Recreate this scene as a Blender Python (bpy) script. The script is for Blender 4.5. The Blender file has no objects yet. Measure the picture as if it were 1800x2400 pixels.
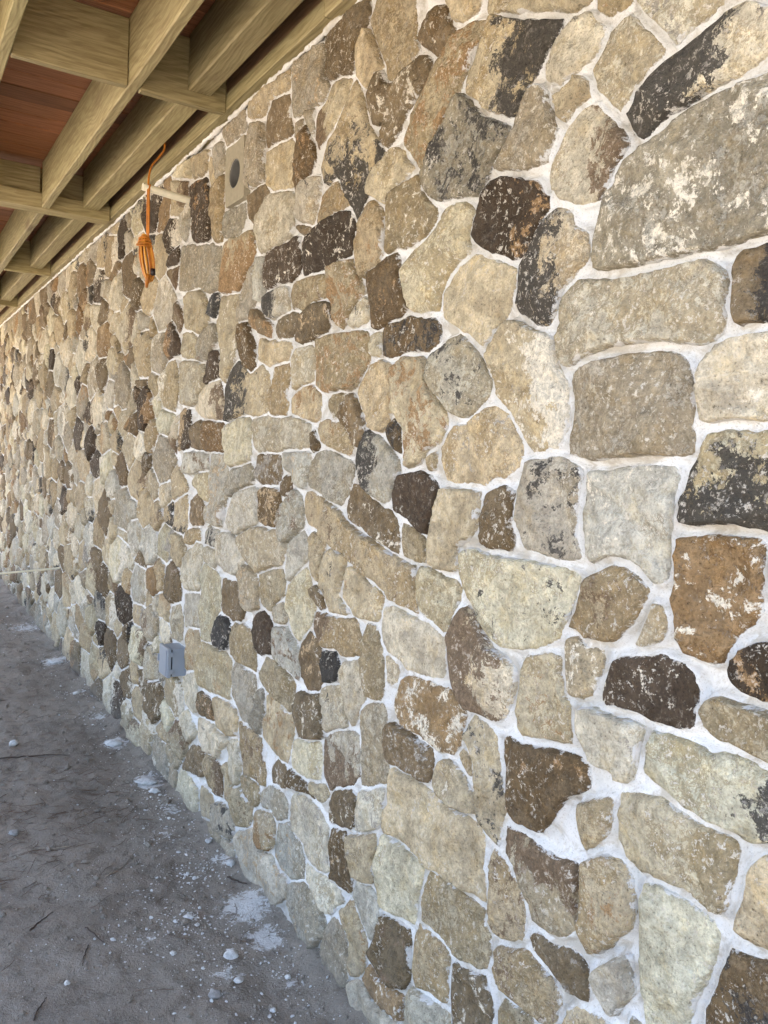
import bpy, bmesh, math, random
import numpy as np
from mathutils import Vector, Matrix, noise
from mathutils.geometry import delaunay_2d_cdt

# ------------------------------------------------------------------ camera, light, exposure
scene = bpy.context.scene
C = scene.collection
CAM_H = 1.5
cam_data = bpy.data.cameras.new("camera")
cam = bpy.data.objects.new("camera", cam_data)
C.objects.link(cam)
cam_data.sensor_fit = 'VERTICAL'
cam_data.sensor_height = 36.0
cam_data.lens = 36.0 * 1950.0 / 2400.0
cam_data.clip_start = 0.02
cam_data.clip_end = 1000.0
RC = [[0.85435856, -0.00932616, -0.51960030],
      [-0.51742836, 0.07778906, -0.85218352],
      [0.04836682, 0.99692622, 0.06163413]]
M4 = Matrix([RC[0] + [0.0], RC[1] + [0.0], RC[2] + [CAM_H], [0, 0, 0, 1]])
cam.matrix_world = M4
scene.camera = cam

SUN_EL, SUN_AZ = math.radians(60), math.radians(38)      # azimuth from +Y towards +X: behind the wall
world = bpy.data.worlds.new("World")
scene.world = world
world.use_nodes = True
wn = world.node_tree
bg = wn.nodes["Background"]
sky = wn.nodes.new("ShaderNodeTexSky")
sky.sky_type = 'NISHITA'
sky.sun_disc = False
sky.sun_elevation = SUN_EL
sky.sun_rotation = SUN_AZ
sky.air_density = 1.0
sky.dust_density = 5.0
sky.ozone_density = 0.7
wn.links.new(sky.outputs[0], bg.inputs[0])
bg.inputs[1].default_value = 0.15
sun_data = bpy.data.lights.new("sun", 'SUN')
sun_data.energy = 5.0
sun_data.angle = math.radians(0.5)
sun_data.color = (1.0, 0.95, 0.87)
sun = bpy.data.objects.new("sun", sun_data)
C.objects.link(sun)
sd = Vector((math.sin(SUN_AZ) * math.cos(SUN_EL), math.cos(SUN_AZ) * math.cos(SUN_EL), math.sin(SUN_EL)))
sun.rotation_euler = (-sd).to_track_quat('-Z', 'Y').to_euler()
sun.location = sd * 30
scene.view_settings.view_transform = 'Standard'
scene.view_settings.look = 'None'
scene.view_settings.gamma = 1.0
scene.view_settings.exposure = 2.88
scene.render.engine = 'CYCLES'
scene.cycles.max_bounces = 8
scene.cycles.diffuse_bounces = 4
scene.cycles.adaptive_threshold = 0.02

random.seed(11)
D = 1.135            # stone face plane, metres to the right of the camera
WALL_TOP = 2.775
JB, DZ = 2.765, 3.007  # joist bottom, deck underside


# ------------------------------------------------------------------ helpers
def new_obj(name, me, parent=None):
    o = bpy.data.objects.new(name, me)
    C.objects.link(o)
    if parent is not None:
        o.parent = parent
    return o


def empty(name, loc, label, cat, group=None):
    o = bpy.data.objects.new(name, None)
    C.objects.link(o)
    o.location = loc
    o.empty_display_size = 0.1
    o['label'] = label
    o['category'] = cat
    if group:
        o['group'] = group
    return o


def tag(o, label=None, cat=None, group=None, kind=None):
    if label: o['label'] = label
    if cat: o['category'] = cat
    if group: o['group'] = group
    if kind: o['kind'] = kind
    return o


def child_of(o, par):
    """parent keeping the mesh where it was modelled (world coordinates)"""
    o.parent = par
    o.matrix_parent_inverse = Matrix.Translation(par.location).inverted()


def mesh_from(name, verts, faces, mat=None, smooth=True):
    me = bpy.data.meshes.new(name)
    me.from_pydata([tuple(v) for v in verts], [], faces)
    if mat is not None:
        me.materials.append(mat)
    if smooth:
        me.polygons.foreach_set('use_smooth', [True] * len(me.polygons))
    me.update()
    return me


def attr_f(me, name, vals):
    a = me.attributes.new(name, 'FLOAT', 'POINT')
    a.data.foreach_set('value', np.asarray(vals, dtype=np.float32))


def attr_c(me, name, cols):
    a = me.attributes.new(name, 'FLOAT_COLOR', 'POINT')
    a.data.foreach_set('color', np.asarray(cols, dtype=np.float32).ravel())


# ------------------------------------------------------------------ node shorthand
class NT:
    def __init__(self, name):
        self.m = bpy.data.materials.new(name)
        self.m.use_nodes = True
        self.t = self.m.node_tree
        self.b = self.t.nodes["Principled BSDF"]

    def n(self, typ, ins=None, **kw):
        nd = self.t.nodes.new(typ)
        for k, v in kw.items():
            setattr(nd, k, v)
        for k, v in (ins or {}).items():
            self.set(nd.inputs[k], v)
        return nd

    def set(self, sock, v):
        if isinstance(v, bpy.types.NodeSocket):
            self.t.links.new(v, sock)
        elif isinstance(v, (tuple, list)) and len(v) == 3 and sock.type == 'RGBA':
            sock.default_value = (*v, 1.0)
        else:
            sock.default_value = v

    def noise(self, vec, scale, detail=6.0, rough=0.6, dist=0.0):
        nd = self.n('ShaderNodeTexNoise', {'Vector': vec, 'Scale': scale, 'Detail': detail, 'Roughness': rough, 'Distortion': dist})
        return nd.outputs['Fac']

    def ramp(self, fac, lo, hi, a=0.0, b=1.0, smooth=True):
        nd = self.n('ShaderNodeMapRange', {'Value': fac, 'From Min': lo, 'From Max': hi, 'To Min': a, 'To Max': b})
        nd.clamp = True
        if smooth:
            nd.interpolation_type = 'SMOOTHSTEP'
        return nd.outputs[0]

    def math(self, op, a, b=0.0):
        nd = self.n('ShaderNodeMath', operation=op)
        self.set(nd.inputs[0], a)
        self.set(nd.inputs[1], b)
        return nd.outputs[0]

    def mix(self, fac, a, b, mode='MIX'):
        nd = self.n('ShaderNodeMix', data_type='RGBA', blend_type=mode)
        self.set(nd.inputs['Factor'], fac)
        self.set(nd.inputs[6], a)
        self.set(nd.inputs[7], b)
        return nd.outputs[2]

    def attr(self, name, out='Fac'):
        return self.n('ShaderNodeAttribute', attribute_name=name).outputs[out]

    def pos(self):
        return self.n('ShaderNodeNewGeometry').outputs['Position']

    def vadd(self, a, b):
        nd = self.n('ShaderNodeVectorMath', operation='ADD')
        self.set(nd.inputs[0], a)
        self.set(nd.inputs[1], b)
        return nd.outputs[0]

    def vmul(self, a, b):
        nd = self.n('ShaderNodeVectorMath', operation='MULTIPLY')
        self.set(nd.inputs[0], a)
        self.set(nd.inputs[1], b)
        return nd.outputs[0]

    def bump(self, height, strength, dist, normal=None):
        nd = self.n('ShaderNodeBump', {'Height': height, 'Strength': strength, 'Distance': dist})
        if normal is not None:
            self.t.links.new(normal, nd.inputs['Normal'])
        return nd.outputs[0]

    def out(self, col, rough, nrm=None, spec=0.3):
        self.set(self.b.inputs['Base Color'], col)
        self.set(self.b.inputs['Roughness'], rough)
        self.b.inputs['Specular IOR Level'].default_value = spec
        if nrm is not None:
            self.t.links.new(nrm, self.b.inputs['Normal'])
        return self.m


# ------------------------------------------------------------------ materials
MORTAR_COL = (0.68, 0.66, 0.63)


def mat_stone():
    k = NT('quarried_stone')
    seed = k.attr('sd')
    comb = k.n('ShaderNodeCombineXYZ', {'X': seed, 'Y': k.math('MULTIPLY', seed, 1.7), 'Z': k.math('MULTIPLY', seed, 0.6)}).outputs[0]
    v = k.vadd(k.pos(), comb)
    tint = k.attr('tint', 'Color')
    tint2 = k.attr('tint2', 'Color')
    broad = k.noise(v, 8.0, 3.0, 0.6, 0.4)
    mid = k.noise(v, 40.0, 4.0, 0.76)
    fine = k.noise(v, 190.0, 2.0, 0.7)
    pn = k.noise(v, 15.0, 6.0, 0.74, 0.4)
    sn = k.noise(v, 70.0, 4.0, 0.80, 0.25)
    c = k.mix(k.ramp(broad, 0.30, 0.70), k.mix(1.0, tint, (0.72, 0.70, 0.68), 'MULTIPLY'), k.mix(1.0, tint, (1.20, 1.21, 1.22), 'MULTIPLY'))
    och = k.ramp(pn, 0.50, 0.36, 0.0, 0.6)
    c = k.mix(och, c, k.mix(1.0, c, (1.00, 0.91, 0.73), 'MULTIPLY'))

    def mul(col, f, lo, hi, a_, b_):
        g = k.ramp(f, lo, hi, a_, b_)
        return k.mix(1.0, col, k.n('ShaderNodeCombineXYZ', {'X': g, 'Y': g, 'Z': g}).outputs[0], 'MULTIPLY')
    c = mul(c, mid, 0.34, 0.66, 0.76, 1.22)
    c = mul(c, sn, 0.36, 0.46, 0.84, 1.0)
    # brown weathering mottled over every face, more on some stones than others
    wa = k.ramp(k.math('FRACT', k.math('MULTIPLY', seed, 3.37)), 0.0, 1.0, -0.085, 0.072, False)
    wv_ = k.math('ADD', k.math('ADD', k.math('MULTIPLY', broad, 0.55), k.math('MULTIPLY', sn, 0.45)), wa)
    c = k.mix(k.ramp(wv_, 0.48, 0.535, 0.0, 0.8), c, k.mix(1.0, c, (0.47, 0.41, 0.32), 'MULTIPLY'))
    # weather skin / lichen that covers part of a face
    pv = k.math('ADD', k.math('ADD', pn, k.math('ADD', k.math('MULTIPLY', mid, 0.15), k.math('MULTIPLY', sn, 0.35))), k.attr('pb'))
    pm = k.ramp(pv, 0.752, 0.800)
    skin = k.mix(k.ramp(sn, 0.38, 0.64), k.mix(1.0, tint2, (0.80, 0.80, 0.80), 'MULTIPLY'), k.mix(1.0, tint2, (1.35, 1.33, 1.3), 'MULTIPLY'))
    c = k.mix(k.math('MULTIPLY', pm, 0.93), c, skin)
    # pale scuffs and dried mortar haze
    sc = k.math('MULTIPLY', k.ramp(sn, 0.55, 0.615), k.ramp(broad, 0.40, 0.64, 0.10, 0.85))
    c = k.mix(sc, c, (0.63, 0.575, 0.485))
    # pits
    pit = k.math('MULTIPLY', k.ramp(fine, 0.38, 0.28, 0.0, 0.8), k.ramp(broad, 0.62, 0.42))
    c = k.mix(pit, c, k.mix(1.0, c, (0.30, 0.26, 0.22), 'MULTIPLY'))
    c = mul(c, fine, 0.25, 0.75, 0.86, 1.14)
    # mortar smeared over the rim
    rim = k.math('SUBTRACT', k.math('MULTIPLY', k.ramp(pn, 0.50, 0.80, 0.0, 1.0, False), 0.012), k.attr('ed'))
    rm = k.ramp(k.math('ADD', rim, k.math('MULTIPLY', k.math('SUBTRACT', sn, 0.5), 0.008)), -0.001, 0.0015, 0.0, 0.9)
    c = k.mix(rm, c, MORTAR_COL)
    # splashed dirt on the lowest course
    zz = k.n('ShaderNodeSeparateXYZ', {'Vector': k.pos()}).outputs[2]
    dust = k.math('MULTIPLY', k.ramp(k.math('ADD', zz, k.math('MULTIPLY', pn, 0.35)), 0.34, 0.14), 0.42)
    c = k.mix(dust, c, (0.25, 0.235, 0.215))
    # relief
    hgt = k.math('ADD', k.math('MULTIPLY', mid, 1.0), k.math('MULTIPLY', fine, 0.30))
    t9 = k.math('MULTIPLY', broad, 8.0)
    stp = k.math('ADD', k.math('FLOOR', t9), k.ramp(k.math('FRACT', t9), 0.40, 0.56))
    hgt = k.math('ADD', k.math('MULTIPLY', hgt, 0.9), k.math('MULTIPLY', stp, 0.14))
    n1 = k.bump(hgt, 1.0, 0.010)
    return k.out(c, k.ramp(mid, 0.3, 0.7, 0.78, 0.95), n1, 0.25)


def mat_mortar():
    k = NT('lime_mortar')
    v = k.pos()
    big = k.noise(v, 5.0, 4.0, 0.55)
    mid = k.noise(v, 24.0, 4.0, 0.62, 0.6)
    fine = k.noise(v, 260.0, 2.0, 0.7)
    c = k.mix(k.ramp(big, 0.3, 0.7), (0.63, 0.61, 0.575), (0.77, 0.76, 0.745))
    st = k.ramp(k.noise(v, 12.0, 6.0, 0.70, 0.8), 0.48, 0.64, 0.0, 0.75)
    c = k.mix(st, c, (0.46, 0.41, 0.335))
    c = k.mix(k.ramp(fine, 0.54, 0.68, 0.0, 0.5), c, (0.40, 0.365, 0.31))
    zz = k.n('ShaderNodeSeparateXYZ', {'Vector': v}).outputs[2]
    c = k.mix(k.math('MULTIPLY', k.ramp(k.math('ADD', zz, k.math('MULTIPLY', mid, 0.3)), 0.32, 0.12), 0.6), c, (0.27, 0.25, 0.225))
    pit = k.ramp(k.noise(v, 70.0, 2.0, 0.6), 0.70, 0.78)
    c = k.mix(k.math('MULTIPLY', pit, 0.6), c, (0.16, 0.14, 0.12))
    h = k.math('ADD', k.math('MULTIPLY', mid, 1.0), k.math('MULTIPLY', fine, 0.16))
    return k.out(c, 0.92, k.bump(h, 0.9, 0.006), 0.2)


def mat_wood(name, axis, light, dark, ring=1.0, stain=0.35, stain_col=(0.16, 0.10, 0.05)):
    """sawn softwood; axis = index of the board's long direction"""
    k = NT(name)
    rnd = k.n('ShaderNodeObjectInfo').outputs['Random']
    off = k.n('ShaderNodeCombineXYZ', {'X': k.math('MULTIPLY', rnd, 37.0), 'Y': k.math('MULTIPLY', rnd, 53.0), 'Z': k.math('MULTIPLY', rnd, 19.0)}).outputs[0]
    p = k.vadd(k.pos(), off)
    s = [1.0, 1.0, 1.0]
    s[axis] = 0.13
    g = k.vmul(p, tuple(s))
    warp = k.noise(k.vmul(p, tuple(0.35 if i == axis else 1.0 for i in range(3))), 4.0, 3.0, 0.5)
    gw = k.vadd(g, k.n('ShaderNodeCombineXYZ', {'X': k.math('MULTIPLY', warp, 0.10), 'Y': k.math('MULTIPLY', warp, 0.10), 'Z': k.math('MULTIPLY', warp, 0.10)}).outputs[0])
    wv = k.n('ShaderNodeTexWave', {'Vector': gw, 'Scale': 26.0 * ring, 'Distortion': 4.0, 'Detail': 3.0, 'Detail Scale': 1.5, 'Detail Roughness': 0.6}, wave_type='RINGS', rings_direction=('X', 'Y', 'Z')[axis])
    s2 = [90.0, 90.0, 90.0]
    s2[axis] = 5.0
    fib = k.noise(k.vmul(p, tuple(s2)), 1.0, 5.0, 0.65)
    tone = k.noise(p, 1.6, 3.0, 0.5)
    c = k.mix(k.ramp(wv.outputs['Fac'], 0.35, 1.0, 0.0, 0.42), light, dark)
    c = k.mix(k.ramp(fib, 0.38, 0.66, 0.0, 0.8), c, k.mix(1.0, c, (0.62, 0.58, 0.50), 'MULTIPLY'))
    c = k.mix(k.ramp(tone, 0.35, 0.65, 0.0, 0.5), c, k.mix(1.0, c, (0.82, 0.86, 0.74), 'MULTIPLY'))
    kn = k.n('ShaderNodeTexVoronoi', {'Vector': k.vmul(p, tuple(1.1 if i == axis else 3.6 for i in range(3))), 'Scale': 1.0, 'Randomness': 1.0})
    knm = k.ramp(k.math('ADD', kn.outputs['Distance'], k.math('MULTIPLY', fib, 0.06)), 0.09, 0.20, 1.0, 0.0)
    c = k.mix(k.math('MULTIPLY', knm, 0.7), c, stain_col)
    stn = k.ramp(k.noise(k.vmul(p, tuple(0.5 if i == axis else 1.5 for i in range(3))), 5.0, 6.0, 0.65), 0.56, 0.74, 0.0, stain)
    c = k.mix(stn, c, stain_col)
    tn = k.ramp(k.math('FRACT', k.math('MULTIPLY', rnd, 7.7)), 0.0, 1.0, 0.74, 1.18, False)
    c = k.mix(1.0, c, k.n('ShaderNodeCombineXYZ', {'X': tn, 'Y': tn, 'Z': tn}).outputs[0], 'MULTIPLY')
    h = k.math('ADD', k.math('MULTIPLY', fib, 0.6), k.math('MULTIPLY', wv.outputs['Fac'], 0.4))
    return k.out(c, 0.72, k.bump(h, 0.35, 0.003), 0.3)


def mat_dirt():
    k = NT('packed_dirt')
    v = k.pos()
    big = k.noise(v, 1.8, 5.0, 0.6)
    mid = k.noise(v, 14.0, 6.0, 0.72, 0.3)
    fine = k.noise(v, 130.0, 3.0, 0.75)
    c = k.mix(k.ramp(big, 0.35, 0.65), (0.215, 0.186, 0.153), (0.310, 0.272, 0.226))
    c = k.mix(k.ramp(mid, 0.50, 0.62, 0.0, 0.6), c, (0.120, 0.095, 0.073))
    c = k.mix(k.ramp(fine, 0.30, 0.75, 0.0, 0.55), c, (0.30, 0.265, 0.22))
    c = k.mix(k.ramp(k.noise(v, 320.0, 3.0, 0.6), 0.60, 0.70, 0.0, 0.6), c, (0.06, 0.055, 0.05))
    c = k.mix(k.ramp(k.noise(v, 210.0, 2.0, 0.5), 0.68, 0.73, 0.0, 0.85), c, (0.55, 0.54, 0.52))
    xx = k.n('ShaderNodeSeparateXYZ', {'Vector': v}).outputs[0]
    bounce = k.ramp(k.math('ADD', xx, k.math('MULTIPLY', big, 1.2)), -0.6, -1.4)  # unseen open ground toned pale to bounce sunlight under the deck
    c = k.mix(k.math('MULTIPLY', bounce, 0.85), c, (0.29, 0.262, 0.22))
    sp = k.math('ADD', k.noise(v, 34.0, 9.0, 0.72, 0.6), k.attr('spill'))
    c = k.mix(k.ramp(sp, 0.62, 0.74, 0.0, 0.9), c, (0.62, 0.61, 0.59))
    h = k.math('ADD', k.math('MULTIPLY', mid, 1.0), k.math('MULTIPLY', fine, 0.35))
    return k.out(c, 0.95, k.bump(h, 1.0, 0.016), 0.15)


def mat_plain(name, col, rough=0.6, var=0.12, scale=30.0, bump=0.2, spec=0.4, dist=0.002):
    k = NT(name)
    v = k.pos()
    n = k.noise(v, scale, 6.0, 0.65)
    lo = tuple(x * (1 - var) for x in col)
    hi = tuple(min(1.0, x * (1 + var)) for x in col)
    c = k.mix(k.ramp(n, 0.3, 0.7), lo, hi)
    return k.out(c, rough, k.bump(n, bump, dist), spec)


STONE = mat_stone()
MORTAR = mat_mortar()
DIRT = mat_dirt()
WOOD_Y = mat_wood('treated_pine_joist', 1, (0.43, 0.355, 0.190), (0.28, 0.215, 0.10))
WOOD_X = mat_wood('treated_pine_blocking', 0, (0.40, 0.325, 0.17), (0.25, 0.19, 0.085), 1.2)
DECKW = mat_wood('red_brown_decking', 0, (0.40, 0.165, 0.075), (0.24, 0.092, 0.042), 1.3, 0.5, (0.05, 0.028, 0.02))
RIMW = mat_wood('dark_rim_board', 1, (0.34, 0.20, 0.11), (0.2, 0.115, 0.06))
PVC = mat_plain('cream_pvc', (0.86, 0.80, 0.62), 0.4, 0.06, 40, 0.05, 0.5)
CONC = mat_plain('cast_block', (0.33, 0.29, 0.21), 0.9, 0.10, 60, 0.5, 0.2)
SLEEVE = mat_plain('grey_sleeve', (0.12, 0.115, 0.105), 0.6, 0.1, 40, 0.1)
DARKIN = mat_plain('pipe_shade_cap', (0.012, 0.012, 0.012), 0.9, 0.1)  # near-black colour painting the unlit depth of the pipe
BOXG = mat_plain('grey_electrical_plastic', (0.255, 0.285, 0.325), 0.42, 0.04, 12, 0.03, 0.5)
SEAL = mat_plain('black_gasket', (0.012, 0.012, 0.014), 0.7, 0.05)
CORD = mat_plain('orange_cord', (0.52, 0.175, 0.016), 0.45, 0.25, 14, 0.05, 0.5)
AMBER = mat_plain('amber_cord', (0.60, 0.27, 0.03), 0.45, 0.25, 14, 0.05, 0.5)
PLUG = mat_plain('black_plug', (0.03, 0.02, 0.018), 0.5, 0.1)
LUMP = mat_plain('dried_mortar_lump', (0.56, 0.55, 0.53), 0.95, 0.22, 70, 0.8, 0.15, 0.004)
GREYLUMP = mat_plain('dusty_stone_chip', (0.30, 0.29, 0.275), 0.95, 0.25, 60, 0.8, 0.15, 0.004)
TWIG = mat_plain('weathered_twig', (0.075, 0.055, 0.042), 0.9, 0.3, 90, 0.5)
PALETWIG = mat_plain('pale_dry_stem', (0.30, 0.245, 0.185), 0.9, 0.25, 90, 0.5)
STRAW = mat_plain('pine_straw', (0.105, 0.062, 0.04), 0.85, 0.4, 20, 0.2)


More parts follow.
